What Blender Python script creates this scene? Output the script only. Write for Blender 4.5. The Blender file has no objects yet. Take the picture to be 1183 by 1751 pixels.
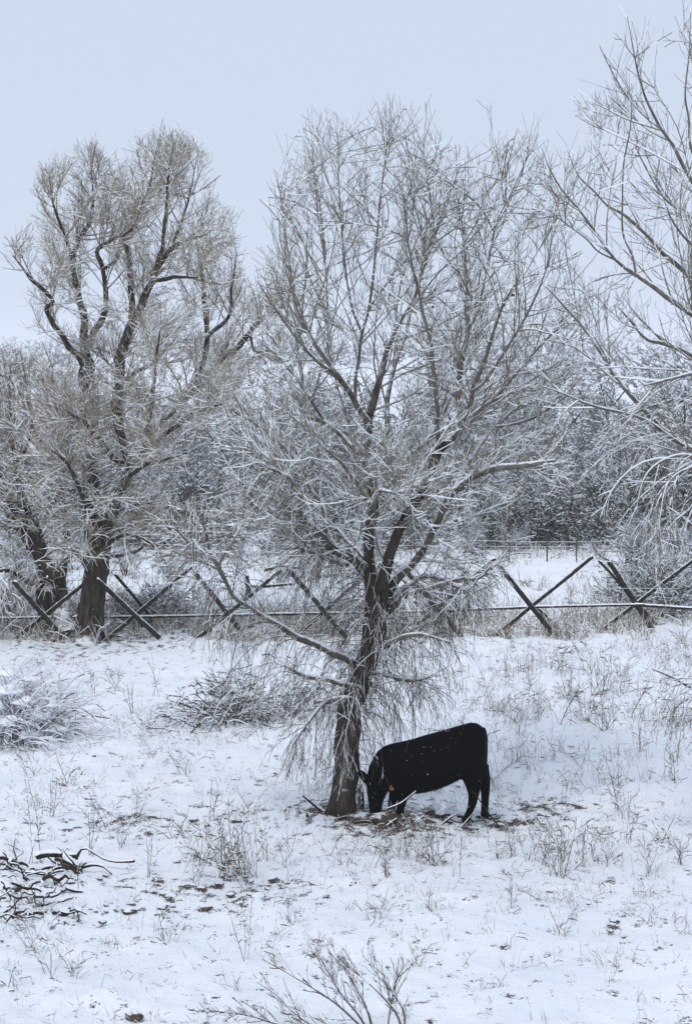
import bpy, math, random
import numpy as np

# ------------------------------------------------------------------ camera, sky, sun, exposure
sc = bpy.context.scene
COL = sc.collection
W, H, F = 1183.0, 1751.0, 3400.0          # photograph size and focal length in its pixels
CAMZ = 5.9
PITCH = math.atan(275.5 / F)
cam_d = bpy.data.cameras.new("camera")
cam = bpy.data.objects.new("camera", cam_d); COL.objects.link(cam)
cam.location = (0, 0, CAMZ)
cam.rotation_euler = (math.pi / 2 - PITCH, 0, 0)
cam_d.sensor_fit = 'VERTICAL'; cam_d.sensor_height = 24.0; cam_d.sensor_width = 24.0
cam_d.lens = 24.0 * F / H
cam_d.clip_end = 6000; cam_d.clip_start = 0.1
sc.camera = cam

SUN_EL, SUN_AZ = math.radians(56), math.radians(205)   # azimuth clockwise from +Y: behind the camera, a little left
world = bpy.data.worlds.new("World"); sc.world = world; world.use_nodes = True
wn, wl = world.node_tree.nodes, world.node_tree.links
wn.clear()
sky = wn.new('ShaderNodeTexSky'); sky.sky_type = 'NISHITA'; sky.sun_disc = False
sky.sun_elevation = SUN_EL; sky.sun_rotation = SUN_AZ; sky.air_density = 1.0; sky.dust_density = 2.0
cloud = wn.new('ShaderNodeRGB'); cloud.outputs[0].default_value = (6.3, 7.2, 8.8, 1)   # even cloud deck
mix = wn.new('ShaderNodeMix'); mix.data_type = 'RGBA'; mix.inputs[0].default_value = 0.95
bg = wn.new('ShaderNodeBackground'); bg.inputs[1].default_value = 0.1
wo = wn.new('ShaderNodeOutputWorld')
wl.new(sky.outputs[0], mix.inputs[6]); wl.new(cloud.outputs[0], mix.inputs[7])
wl.new(mix.outputs[2], bg.inputs[0]); wl.new(bg.outputs[0], wo.inputs[0])

sun_d = bpy.data.lights.new("sun", 'SUN'); sun_d.energy = 1.5; sun_d.angle = math.radians(18); sun_d.color = (1.0, .97, .93)
sun = bpy.data.objects.new("sun", sun_d); COL.objects.link(sun)
sun.rotation_euler = (math.pi / 2 - SUN_EL, 0, math.pi - SUN_AZ)
sun.location = (-10, -10, 30)

sc.view_settings.view_transform = 'Standard'; sc.view_settings.look = 'None'
sc.view_settings.exposure = 0.0; sc.view_settings.gamma = 1.0; sc.view_settings.use_curve_mapping = False
sc.render.engine = 'CYCLES'
sc.cycles.max_bounces = 5; sc.cycles.diffuse_bounces = 3; sc.cycles.glossy_bounces = 2
sc.cycles.transmission_bounces = 2; sc.cycles.volume_bounces = 1; sc.cycles.transparent_max_bounces = 4
sc.cycles.use_denoising = True

rng = np.random.default_rng(11)
random.seed(5)

# ------------------------------------------------------------------ pixels <-> places
_ca, _sa = math.cos(PITCH), math.sin(PITCH)
def ray(px, py):
    px = np.asarray(px, float); py = np.asarray(py, float)
    u = H / 2 - py
    return np.stack([px - W / 2, F * _ca + u * _sa, -F * _sa + u * _ca], -1)
def P(px, py, Y):
    r = ray(px, py); t = np.asarray(Y, float) / r[..., 1]
    return r * t[..., None] + np.array([0, 0, CAMZ])
def project(p):
    q = p - np.array([0, 0, CAMZ])
    d = q[..., 1] * _ca - q[..., 2] * _sa
    u = q[..., 1] * _sa + q[..., 2] * _ca
    return W / 2 + F * q[..., 0] / d, H / 2 - F * u / d
def gh(x, y):
    x = np.asarray(x, float); y = np.asarray(y, float)
    near = 0.05 * np.sin(x * .35 + 1) * np.sin(y * .22) + 0.03 * np.sin(x * .9 + y * .6)
    far = np.interp(y, [0, 90, 200, 400, 900, 1500, 2600, 3100], [0, 0, .4, 1.7, 5.2, 12, 20, 24])
    roll = np.interp(y, [0, 100, 500, 1500, 3000], [0, 0, .8, 2.6, 6]) * (np.sin(x * .011 + .7) * .6 + np.sin(x * .027 + y * .004) * .4)
    mound = .20 * np.exp(-(((x + 3.45) / 1.0) ** 2 + ((y - 21.3) / .9) ** 2)) + .10 * np.exp(-(((x - .55) / .7) ** 2 + ((y - 24.75) / .35) ** 2))
    return near + far + roll + mound
def G(px, py):
    z = 0.0
    for _ in range(4):
        r = ray(px, py); t = (z - CAMZ) / r[2]
        x, y = r[0] * t, r[1] * t
        z = float(gh(x, y))
    return np.array([x, y, z])

def _hash(ix, iy, seed):
    n = (ix.astype(np.int64) * 374761393 + iy.astype(np.int64) * 668265263 + seed * 1442695041) & 0x7fffffff
    n = (n ^ (n >> 13)) * 1274126177 & 0x7fffffff
    return ((n ^ (n >> 16)) & 0xffff) / 65535.0
def vnoise(x, y, seed=0):
    ix, iy = np.floor(x), np.floor(y); fx, fy = x - ix, y - iy
    fx = fx * fx * (3 - 2 * fx); fy = fy * fy * (3 - 2 * fy)
    a = _hash(ix, iy, seed); b = _hash(ix + 1, iy, seed); c = _hash(ix, iy + 1, seed); d = _hash(ix + 1, iy + 1, seed)
    return (a * (1 - fx) + b * fx) * (1 - fy) + (c * (1 - fx) + d * fx) * fy

# ------------------------------------------------------------------ materials
def new_mat(name):
    m = bpy.data.materials.new(name); m.use_nodes = True
    nt = m.node_tree; b = nt.nodes['Principled BSDF']
    return m, nt, b
def ramp(nt, src, stops):
    r = nt.nodes.new('ShaderNodeValToRGB'); nt.links.new(src, r.inputs[0])
    e = r.color_ramp.elements
    while len(e) < len(stops): e.new(.5)
    for el, (p, c) in zip(e, stops): el.position = p; el.color = (*c, 1) if len(c) == 3 else c
    return r
def noise_n(nt, scale, detail=4, rough=.55, vec=None, dist=0):
    n = nt.nodes.new('ShaderNodeTexNoise'); n.inputs['Scale'].default_value = scale
    n.inputs['Detail'].default_value = detail; n.inputs['Roughness'].default_value = rough; n.inputs['Distortion'].default_value = dist
    if vec is not None: nt.links.new(vec, n.inputs['Vector'])
    return n
def coords(nt, scale=(1, 1, 1)):
    tc = nt.nodes.new('ShaderNodeTexCoord'); mp = nt.nodes.new('ShaderNodeMapping')
    mp.inputs['Scale'].default_value = scale; nt.links.new(tc.outputs['Object'], mp.inputs[0]); return mp.outputs[0]
def math_n(nt, op, a, b=None):
    n = nt.nodes.new('ShaderNodeMath'); n.operation = op
    for i, v in enumerate((a, b)):
        if v is None: continue
        if hasattr(v, 'links') or hasattr(v, 'node'): nt.links.new(v, n.inputs[i])
        else: n.inputs[i].default_value = v
    return n.outputs[0]
def mixc(nt, fac, a, b):
    n = nt.nodes.new('ShaderNodeMix'); n.data_type = 'RGBA'
    for i, v in ((0, fac), (6, a), (7, b)):
        if hasattr(v, 'node'): nt.links.new(v, n.inputs[i])
        else: n.inputs[i].default_value = v if i == 0 else (*v, 1)
    return n.outputs[2]
def bump(nt, b, h, strength, dist):
    n = nt.nodes.new('ShaderNodeBump'); n.inputs['Strength'].default_value = strength; n.inputs['Distance'].default_value = dist
    nt.links.new(h, n.inputs['Height']); nt.links.new(n.outputs[0], b.inputs['Normal'])
SNOW = (.84, .87, .91)

def plain(name, c1, c2, scale=8, rough=.85, spec=.2, bumpd=None, vec=(1, 1, 1)):
    m, nt, b = new_mat(name); v = coords(nt, vec); n = noise_n(nt, scale, 5, .6, v)
    r = ramp(nt, n.outputs[0], [(.3, c1), (.7, c2)]); nt.links.new(r.outputs[0], b.inputs['Base Color'])
    b.inputs['Roughness'].default_value = rough; b.inputs['Specular IOR Level'].default_value = spec
    if bumpd: bump(nt, b, n.outputs[0], .6, bumpd)
    return m
def bark_snow(name, c1, c2, lo=.42, hi=.6, vec=(14, 14, 3), patch=.55, bd=.03):
    """bark with snow lying on whatever faces up and caught in the rough of it"""
    m, nt, b = new_mat(name)
    n = noise_n(nt, 1.0, 6, .65, coords(nt, vec)); fine = noise_n(nt, 9.0, 4, .7, coords(nt, (1, 1, 1)))
    bk = ramp(nt, n.outputs[0], [(.32, c1), (.68, c2)])
    g = nt.nodes.new('ShaderNodeNewGeometry'); sx = nt.nodes.new('ShaderNodeSeparateXYZ'); nt.links.new(g.outputs['Normal'], sx.inputs[0])
    k = math_n(nt, 'ADD', math_n(nt, 'MULTIPLY', sx.outputs[2], .6), math_n(nt, 'MULTIPLY', fine.outputs[0], patch))
    f = ramp(nt, k, [(lo, (0, 0, 0)), (hi, (1, 1, 1))])
    nt.links.new(mixc(nt, f.outputs[0], bk.outputs[0], SNOW), b.inputs['Base Color'])
    b.inputs['Roughness'].default_value = .9; b.inputs['Specular IOR Level'].default_value = .15
    bump(nt, b, n.outputs[0], .9, bd)
    return m

M = {}
M['snow'] = plain('snow', (.80, .83, .88), (.87, .89, .92), 25, .8, .2)
M['bark'] = bark_snow('bark_dark', (.012, .010, .008), (.085, .066, .05), .59, .72)
M['bark_limb'] = bark_snow('bark_limb', (.035, .028, .022), (.16, .135, .108), .44, .58)
M['bark_grey'] = bark_snow('bark_grey', (.07, .06, .05), (.24, .21, .175), .42, .56)
M['bark_old'] = bark_snow('bark_old', (.012, .010, .008), (.09, .07, .052), .55, .75)
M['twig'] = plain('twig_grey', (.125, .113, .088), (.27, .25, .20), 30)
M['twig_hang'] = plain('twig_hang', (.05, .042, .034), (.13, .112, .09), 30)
M['twig_tan'] = plain('twig_tan', (.175, .147, .10), (.37, .315, .23), 30)
M['twig_far'] = plain('twig_far', (.12, .125, .135), (.23, .235, .245), 3)  # frosted bark, with some distance haze put into the paler bluish colour
M['twig_dark'] = plain('twig_dark', (.02, .017, .014), (.07, .058, .045), 30)
M['weed'] = plain('dry_weed', (.06, .045, .032), (.17, .13, .09), 20)
M['straw'] = plain('dry_straw', (.16, .125, .075), (.33, .27, .18), 12)
M['leaf'] = plain('dead_leaf', (.10, .055, .02), (.22, .13, .05), 20)
M['evergreen'] = plain('evergreen', (.028, .034, .030), (.075, .083, .07), 4)
M['wood'] = bark_snow('weathered_pole', (.010, .009, .008), (.05, .044, .038), .50, .60, (30, 30, 4), .35, .01)
M['deadwood'] = bark_snow('dead_wood', (.010, .008, .007), (.06, .048, .038), .39, .47, (20, 20, 6), .45, .01)
M['rotten'] = bark_snow('rotten_wood', (.008, .006, .005), (.05, .036, .026), .76, .88, (20, 20, 6), .45, .012)
M['steel'] = plain('post_steel', (.02, .022, .02), (.07, .065, .06), 20, .6, .4)
M['stone'] = bark_snow('stone', (.05, .038, .03), (.17, .125, .095), .54, .62, (9, 9, 9), .35, .02)

# ------------------------------------------------------------------ mesh plumbing
def mesh_np(name, V, Q=None, T=None, mq=None, mt=None, smooth=False):
    me = bpy.data.meshes.new(name)
    V = np.asarray(V, np.float32).reshape(-1, 3)
    loops, starts, tots, mats = [], [], [], []
    off = 0
    for A, mm, k in ((Q, mq, 4), (T, mt, 3)):
        if A is None or len(A) == 0: continue
        A = np.asarray(A, np.int32).reshape(-1, k)
        loops.append(A.ravel()); starts.append(off + np.arange(len(A)) * k); tots.append(np.full(len(A), k))
        mats.append(np.zeros(len(A), int) if mm is None else np.asarray(mm)); off += A.size
    L = np.concatenate(loops).astype(np.int32); S = np.concatenate(starts).astype(np.int32)
    me.vertices.add(len(V)); me.vertices.foreach_set('co', V.ravel())
    me.loops.add(len(L)); me.loops.foreach_set('vertex_index', L)
    me.polygons.add(len(S)); me.polygons.foreach_set('loop_start', S)
    me.polygons.foreach_set('loop_total', np.concatenate(tots).astype(np.int32))
    me.polygons.foreach_set('material_index', np.concatenate(mats).astype(np.int32))
    me.polygons.foreach_set('use_smooth', np.full(len(S), bool(smooth)))
    me.update(calc_edges=True); me.validate()
    return me
def link(name, me, mats, parent=None, loc=None):
    for m in mats:
        if m.name not in me.materials: me.materials.append(m)
    o = bpy.data.objects.new(name, me); COL.objects.link(o)
    if parent is not None: o.parent = parent
    if loc is not None: o.location = loc
    return o
def tag(o, label=None, cat=None, group=None, kind=None):
    if label: o['label'] = label
    if cat: o['category'] = cat
    if group: o['group'] = group
    if kind: o['kind'] = kind
    return o
def empty(name, loc, label=None, cat=None, group=None, rz=0):
    o = bpy.data.objects.new(name, None); COL.objects.link(o); o.location = loc; o.rotation_euler = (0, 0, rz)
    return tag(o, label, cat, group)
def copy_tree(o, parent=None):
    c = o.copy(); COL.objects.link(c); c.parent = parent
    for ch in list(o.children): copy_tree(ch, c)
    return c

class Bag:
    """gathers tubes into one mesh; face material 0 = wood, 1 = snow lying on it"""
    def __init__(s): s.V, s.Q, s.M, s.n = [], [], [], 0
    def tubes(s, Pt, R, sides=4, snow=.01, thr=.3, jit=.25, spin=None, two=True):
        Pt = np.asarray(Pt, float); B, N, _ = Pt.shape
        if B == 0: return
        R = np.broadcast_to(np.asarray(R, float), (B, N))
        t = np.gradient(Pt, axis=1); t /= np.linalg.norm(t, axis=2, keepdims=True) + 1e-9
        up = np.array([0, 0, 1.0]); u = up - t[..., 2:3] * t
        hz = np.linalg.norm(u, axis=2)
        rp = rng.normal(size=(B, 1, 3)); rp = rp - (rp * t).sum(2, keepdims=True) * t
        w = np.clip(hz * 4, 0, 1)[..., None]
        u = u / (hz[..., None] + 1e-6) * w + rp / (np.linalg.norm(rp, axis=2, keepdims=True) + 1e-6) * (1 - w) * .5
        u /= np.linalg.norm(u, axis=2, keepdims=True) + 1e-9
        sd = np.cross(t, u)
        if spin is None: spin = rng.uniform(-.4, .4, B)
        th = np.arange(sides) * 2 * math.pi / sides + math.pi / 2
        th = th[None, :] + spin[:, None]                                # B,S
        c, si = np.cos(th)[:, None, :, None], np.sin(th)[:, None, :, None]
        ring = Pt[:, :, None, :] + R[:, :, None, None] * (c * sd[:, :, None, :] + si * u[:, :, None, :])
        sn = np.broadcast_to(np.asarray(snow, float), (B,))[:, None] * hz
        ring[..., 2] += np.clip(si[..., 0], 0, 1) * sn[:, :, None] * (hz[:, :, None] > .25)
        s.V.append(ring.reshape(-1, 3))
        b = np.arange(B)[:, None, None] * N * sides; i = np.arange(N - 1)[None, :, None] * sides; k = np.arange(sides)[None, None, :]
        k2 = (k + 1) % sides
        q = np.stack([b + i + k, b + i + k2, b + i + sides + k2, b + i + sides + k], -1)
        s.Q.append(q.reshape(-1, 4) + s.n); s.n += B * N * sides
        mid = th + math.pi / sides
        nz = np.sin(mid)[:, None, :] * .5 * (hz[:, :-1] + hz[:, 1:])[:, :, None]
        tt = thr + rng.normal(0, jit, B)[:, None, None] + rng.normal(0, .12, (B, N - 1, 1))
        s.M.append(((nz > tt) & (hz[:, :-1, None] > .2)).astype(int).reshape(-1) if two else np.zeros(B * (N - 1) * sides, int))
    def mesh(s, name, smooth=False):
        return mesh_np(name, np.concatenate(s.V), np.concatenate(s.Q), mq=np.concatenate(s.M), smooth=smooth)

def spline(pts, n):
    """Catmull-Rom through rows (any width), n samples spread by length"""
    p = np.asarray(pts, float)
    if len(p) == 2: p = np.stack([p[0], (p[0] + p[1]) / 2, p[1]])
    p = np.vstack([2 * p[0] - p[1], p, 2 * p[-1] - p[-2]]); out = []
    for i in range(1, len(p) - 2):
        a, b, c, d = p[i - 1], p[i], p[i + 1], p[i + 2]
        t = np.linspace(0, 1, 12, endpoint=False)[:, None]
        out.append(.5 * (2 * b + (c - a) * t + (2 * a - 5 * b + 4 * c - d) * t * t + (3 * b - a - 3 * c + d) * t ** 3))
    o = np.vstack(out + [p[-2][None]])
    s = np.r_[0, np.cumsum(np.linalg.norm(np.diff(o[:, :3], axis=0), axis=1))]
    q = np.linspace(0, s[-1], n)
    return np.stack([np.interp(q, s, o[:, k]) for k in range(o.shape[1])], 1)
def inside(px, py, poly):
    r = np.zeros(px.shape, bool); n = len(poly)
    for i in range(n):
        (x1, y1), (x2, y2) = poly[i], poly[(i + 1) % n]
        if y1 == y2: continue
        c = ((y1 > py) != (y2 > py)) & (px < (x2 - x1) * (py - y1) / (y2 - y1) + x1)
        r ^= c
    return r
def resample(Pt, N):
    x = np.linspace(0, Pt.shape[1] - 1, N); i = np.minimum(x.astype(int), Pt.shape[1] - 2); f = (x - i)[None, :, None]
    return Pt[:, i] * (1 - f) + Pt[:, i + 1] * f

def spawn(PP, RR, dens, tmin, tmax, ang, asd, length, rad, N, trop, wob, upbias=0., lfall=.5, poly=None, jitter=14, rmin=.0018, tpow=.8, flat=0., keepf=None):
    """grow side shoots from parent polylines. trop: function of (points) -> pull vector per shoot"""
    B, NP, _ = PP.shape
    seg = np.linalg.norm(np.diff(PP, axis=1), axis=2); L = seg.sum(1)
    cnt = rng.poisson(np.maximum(L * dens * (tmax - tmin), 0)); idx = np.repeat(np.arange(B), cnt); n = len(idx)
    if n == 0: return np.zeros((0, N, 3)), np.zeros((0, N))
    t = tmin + (tmax - tmin) * rng.random(n) ** tpow
    x = t * (NP - 1); i = np.minimum(x.astype(int), NP - 2); f = (x - i)[:, None]
    p = PP[idx, i] * (1 - f) + PP[idx, i + 1] * f
    tg = PP[idx, i + 1] - PP[idx, i]; tg /= np.linalg.norm(tg, axis=1, keepdims=True) + 1e-9
    pr = RR[idx, i] * (1 - f[:, 0]) + RR[idx, i + 1] * f[:, 0]
    v = rng.normal(size=(n, 3)); v[:, 2] *= (1 - flat); v[:, 2] += upbias
    v -= (v * tg).sum(1, keepdims=True) * tg; v /= np.linalg.norm(v, axis=1, keepdims=True) + 1e-9
    a = rng.normal(ang, asd, n)[:, None]
    d = np.cos(a) * tg + np.sin(a) * v
    ln = length * rng.uniform(.45, 1.35, n) * (1 + lfall * .3 - lfall * t)
    r0 = np.minimum(pr * .8, rad * (.5 + .5 * ln / length))
    out = np.zeros((n, N, 3)); out[:, 0] = p
    cur = rng.normal(0, wob, (n, 3)); pull = rng.uniform(.1, 1.6, (n, 1)) / (N - 1)
    for k in range(1, N):
        d = d + trop(p) * pull + cur * .5 + rng.normal(0, wob, (n, 3)) * .6
        d /= np.linalg.norm(d, axis=1, keepdims=True) + 1e-9
        p = p + d * (ln / (N - 1))[:, None]; out[:, k] = p
    keep = np.ones(n, bool) if keepf is None else rng.random(n) < keepf(out[:, 0, 2])
    if poly is not None:
        px, py = project(out); jx, jy = rng.normal(0, jitter, (n, 1)), rng.normal(0, jitter, (n, 1))
        ins = inside(px + jx, py + jy, poly)
        first = np.where(ins.all(1), N, np.argmin(ins, 1))
        fr = np.clip((first - .5) / (N - 1), 0, 1); keep &= first > 1
        out = out[:, :1] + (out - out[:, :1]) * np.where(first < N, fr, 1.)[:, None, None]
    taper = np.linspace(1, .35, N)[None, :]
    R = np.maximum(r0[:, None] * taper, rmin)
    return out[keep], R[keep]

def tropism(top_y, up_hi, droop, y_droop, sway=0):
    """pull up above, pull down (weeping) below a picture height; heights turned to metres at distance D by the caller"""
    def f(p):
        k = np.clip((p[:, 2] - y_droop) / (top_y - y_droop), 0, 1)[:, None]
        v = np.zeros_like(p); v[:, 2] = (up_hi * k + droop * (1 - k))[:, 0]; return v
    return f

def limb_px(pts, Y0, Y1, bend=0.):
    """(px, py, width px) rows -> 3-D rows x,y,z,r ; depth runs Y0 -> Y1 along the limb"""
    a = np.asarray(pts, float); s = np.r_[0, np.cumsum(np.hypot(np.diff(a[:, 0]), np.diff(a[:, 1])))]; s /= s[-1]
    Y = Y0 + (Y1 - Y0) * s + bend * np.sin(math.pi * s)
    w = a[:, 2] * np.where(a[:, 2] > 24, 1, .78)
    return np.c_[P(a[:, 0], a[:, 1], Y), w * Y / F / 2]
def limb_mesh(name, row, sides, snow, rough=.12, seed=0, flare=0, wobk=1.1, grade=None):
    L = np.linalg.norm(np.diff(row[:, :3], axis=0), axis=1).sum(); n = int(np.clip(L / .07, 8, 90))
    q = spline(row, n); r = np.maximum(q[:, 3], .004)
    wob = np.stack([vnoise(np.linspace(0, L * 4, n), np.full(n, seed * 7.3 + k), seed + k) - .5 for k in range(3)], 1)
    q[:, :3] += wob * np.minimum(r, .05)[:, None] * wobk
    t = np.gradient(q[:, :3], axis=0); t /= np.linalg.norm(t, axis=1, keepdims=True) + 1e-9
    u = np.array([0., 1, 0]) if abs(t[0, 1]) < .8 else np.array([1., 0, 0]); V = np.zeros((n, sides, 3))
    th = np.arange(sides) * 2 * math.pi / sides
    for i in range(n):
        u = u - (u @ t[i]) * t[i]; u /= np.linalg.norm(u); w = np.cross(t[i], u)
        o = r[i] * (np.cos(th)[:, None] * u + np.sin(th)[:, None] * w); V[i] = q[i, :3] + o
        hz = math.sqrt(max(0, 1 - t[i, 2] ** 2)); V[i, :, 2] += np.clip(o[:, 2] / r[i], 0, 1) * snow * hz
    c = V.mean(1, keepdims=True)
    ib = np.arange(n - 1)[:, None] * sides; ik = np.arange(sides)[None, :]; ik2 = (ik + 1) % sides
    QQ = np.stack([ib + ik, ib + ik2, ib + sides + ik2, ib + sides + ik], -1).reshape(-1, 4)
    kk = np.arange(sides)[None, :]; ii = np.arange(n)[:, None]
    rid = vnoise(kk * 1.37 + 0 * ii, ii * .22 + 0 * kk, seed + 9) - .5 + (vnoise(kk * 2.9 + 0 * ii, ii * .9 + 0 * kk, seed + 4) - .5) * .6
    V = c + (V - c) * (1 + rough * 2 * rid[..., None])
    if flare:
        an = kk * 2 * math.pi / sides; V = c + (V - c) * (1 + flare * np.exp(-np.linspace(0, L, n) / .16)[:, None] * (.55 + .45 * np.sin(4 * an + seed) * np.cos(an * 2 + 1)))[..., None]
    tip = V[-1].mean(0); V = V.reshape(-1, 3); V = np.vstack([V, tip[None]])
    T = [( (n - 1) * sides + k, (n - 1) * sides + (k + 1) % sides, n * sides) for k in range(sides)]
    mi = np.zeros(n - 1, int) if grade is None else np.searchsorted(-np.asarray(grade), -(r[:-1] * (1 + .25 * rid[:-1].mean(1))))
    return mesh_np(name, V, QQ, T, mq=np.repeat(mi, sides), mt=np.full(sides, mi[-1]), smooth=True), q
def build_tree(name, base, label, cat, limbs, D, cfg, group=None, barks=('bark', 'bark_limb'), twig='twig', seed=0):
    """limbs: list of (rows px,py,w ; depth0 ; depth1). first limb = trunk. cfg: list of spawn levels"""
    root = empty(name, base, label, cat, group)
    off = np.asarray(base, float); par, rad = [], []
    for i, lb in enumerate(limbs):
        pts, y0, y1 = lb[:3]; row = limb_px(pts, D + y0, D + y1, rng.normal(0, .12) if i else 0)
        if i == 0:
            row[0, :3] = off; row[0, 2] -= .12
        w = max(p[2] for p in pts); row[-1, 3] *= .45
        me, q = limb_mesh('trunk' if i == 0 or (len(lb) > 3) else 'limb', row, 14 if w > 26 else (9 if w > 9 else 6), min(.03, .004 + row[:, 3].max() * .3), .13 if w > 20 else .08, seed + i, .55 if i == 0 else 0, grade=None if barks[1] == 'bark_old' else [14 * (D / F / 2), 8.5 * (D / F / 2)])
        me.transform(__import__('mathutils').Matrix.Translation(-__import__('mathutils').Vector(off)))
        link('trunk' if i == 0 or len(lb) > 3 else 'limb', me, [M[barks[0]]] if barks[1] == 'bark_old' else [M[barks[0]], M[barks[1]], M['bark_grey']], root)
        q = spline(q, 28); par.append(q[:, :3]); rad.append(q[:, 3])
    par = np.array(par); rad = np.array(rad); bag = Bag(); dark_bag = Bag(); nt = 0
    levels = {0: (par, rad)}
    for lv in cfg:
        lv = dict(lv); src = levels[lv.pop('src')]; out = lv.pop('out'); sides = lv.pop('sides'); snow = lv.pop('snow'); thr = lv.pop('thr')
        sl = lv.pop('limbs', None); bg_ = dark_bag if lv.pop('dark', False) else bag
        if sl is not None: src = (src[0][sl], src[1][sl])
        Pn, Rn = spawn(src[0], src[1], **lv)
        if out in levels: a, b = levels[out]; levels[out] = (np.vstack([a, Pn]), np.vstack([b, Rn]))
        else: levels[out] = (Pn, Rn)
        spin = None if sides > 3 else np.where(rng.random(len(Pn)) < .5, 0, math.pi) + rng.uniform(-.5, .5, len(Pn))
        bg_.tubes(Pn - off, Rn, sides, snow * rng.uniform(.3, 1.3, len(Pn)), thr, spin=spin); nt += len(Pn)
    me = bag.mesh('crown'); link('crown', me, [M[twig], M['snow']], root)
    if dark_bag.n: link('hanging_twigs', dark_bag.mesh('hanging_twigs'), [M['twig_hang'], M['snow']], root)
    print(name, 'twigs', nt, 'faces', len(me.polygons))
    return root, levels

# ------------------------------------------------------------------ the setting: ground
def axis_pts(lo, hi, step_fn):
    v = [lo]
    while v[-1] < hi: v.append(v[-1] + step_fn(v[-1]))
    return np.array(v)
gx = axis_pts(0, 2400, lambda x: .066 if x < 9.5 else min(.066 * 1.22 ** (1 + (x - 9.5) * .9) if x < 30 else x * .12, 160))
gx = np.r_[-gx[:0:-1], gx]
gy = np.r_[np.array([-300, -120, -50, -20, 0, 6, 10, 13]), axis_pts(14.5, 3000, lambda y: .0055 * y if y < 62 else (.03 * y if y < 110 else .05 * y))]
XX, YY = np.meshgrid(gx, gy)
ZZ = gh(XX, YY)
fall = np.clip((75 - YY) / 30, 0, 1) * np.clip((YY - 8) / 5, 0, 1) * np.clip((14 - np.abs(XX)) / 3, 0, 1)
lump = (vnoise(XX * 1.1, YY * 1.1, 1) - .5) * .09 + (vnoise(XX * 3.1, YY * 2.6, 2) - .5) * .055
tus = np.clip(vnoise(XX * 6.5, YY * 5.5, 3) - .45, 0, 1) ** 1.3 * .17 * np.clip(vnoise(XX * .55, YY * .45, 7) * 1.8 - .35, .12, 1)
fine = (vnoise(XX * 13, YY * 11, 4) - .5) * .028
ZZ = ZZ + fall * (lump + tus + fine)
ny, nx = XX.shape
idx = np.arange(ny * nx).reshape(ny, nx)
Q = np.stack([idx[:-1, :-1], idx[:-1, 1:], idx[1:, 1:], idx[1:, :-1]], -1).reshape(-1, 4)
def ground_mat():
    m, nt, b = new_mat('snow_ground'); v = coords(nt)
    big = noise_n(nt, .8, 3, .5, v); mid = noise_n(nt, 5.5, 5, .62, coords(nt, (1, .8, 1))); hi = noise_n(nt, 34, 4, .65, v)
    earth = ramp(nt, hi.outputs[0], [(.3, (.030, .022, .016)), (.7, (.13, .10, .07))])
    sn = ramp(nt, big.outputs[0], [(.3, (.79, .83, .885)), (.7, (.875, .895, .925))])
    # thin snow: bare specks where the cover breaks, more of them round the tree, under the cow and by the brush pile
    k = math_n(nt, 'ADD', math_n(nt, 'MULTIPLY', mid.outputs[0], .62), math_n(nt, 'MULTIPLY', hi.outputs[0], .38))
    g = nt.nodes.new('ShaderNodeNewGeometry')
    tot = None
    for (cx, cy, cz), rad, amp in ((TREE_BASE, 1.3, .17), (G(670, 1402), .95, .22), (COW_C, 1.3, .12), (PILE_C, 1.7, .05), (G(930, 1380), .9, .115), (G(865, 1406), .6, .15), (G(330, 1520), 1.3, .10), (G(440, 1530), 1.0, .10), (G(200, 1410), 1.4, .08), (G(160, 1090), 3.5, .11), (G(800, 1075), 3.0, .03)):
        d = nt.nodes.new('ShaderNodeVectorMath'); d.operation = 'DISTANCE'; nt.links.new(g.outputs['Position'], d.inputs[0]); d.inputs[1].default_value = (cx, cy, cz)
        mr = nt.nodes.new('ShaderNodeMapRange'); nt.links.new(d.outputs['Value'], mr.inputs[0])
        mr.inputs[1].default_value = 0; mr.inputs[2].default_value = rad; mr.inputs[3].default_value = amp; mr.inputs[4].default_value = 0
        tot = mr.outputs[0] if tot is None else math_n(nt, 'MAXIMUM', tot, mr.outputs[0])
    k = math_n(nt, 'ADD', k, tot)
    k = math_n(nt, 'ADD', k, math_n(nt, 'MULTIPLY', math_n(nt, 'SUBTRACT', big.outputs[0], .5), .10))
    f = ramp(nt, k, [(.592, (0, 0, 0)), (.63, (1, 1, 1))])
    nt.links.new(mixc(nt, f.outputs[0], sn.outputs[0], earth.outputs[0]), b.inputs['Base Color'])
    b.inputs['Roughness'].default_value = .75; b.inputs['Specular IOR Level'].default_value = .2
    h = math_n(nt, 'SUBTRACT', math_n(nt, 'ADD', math_n(nt, 'MULTIPLY', hi.outputs[0], .35), mid.outputs[0]), math_n(nt, 'MULTIPLY', f.outputs[0], .35))
    bump(nt, b, h, .8, .06)
    return m
TREE_BASE = G(582, 1392); COW_C = G(735, 1395); PILE_C = G(90, 1525)
M['ground'] = ground_mat()
ground = link('ground', mesh_np('ground', np.stack([XX, YY, ZZ], -1), Q, smooth=True), [M['ground']])
tag(ground, kind='structure')

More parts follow.
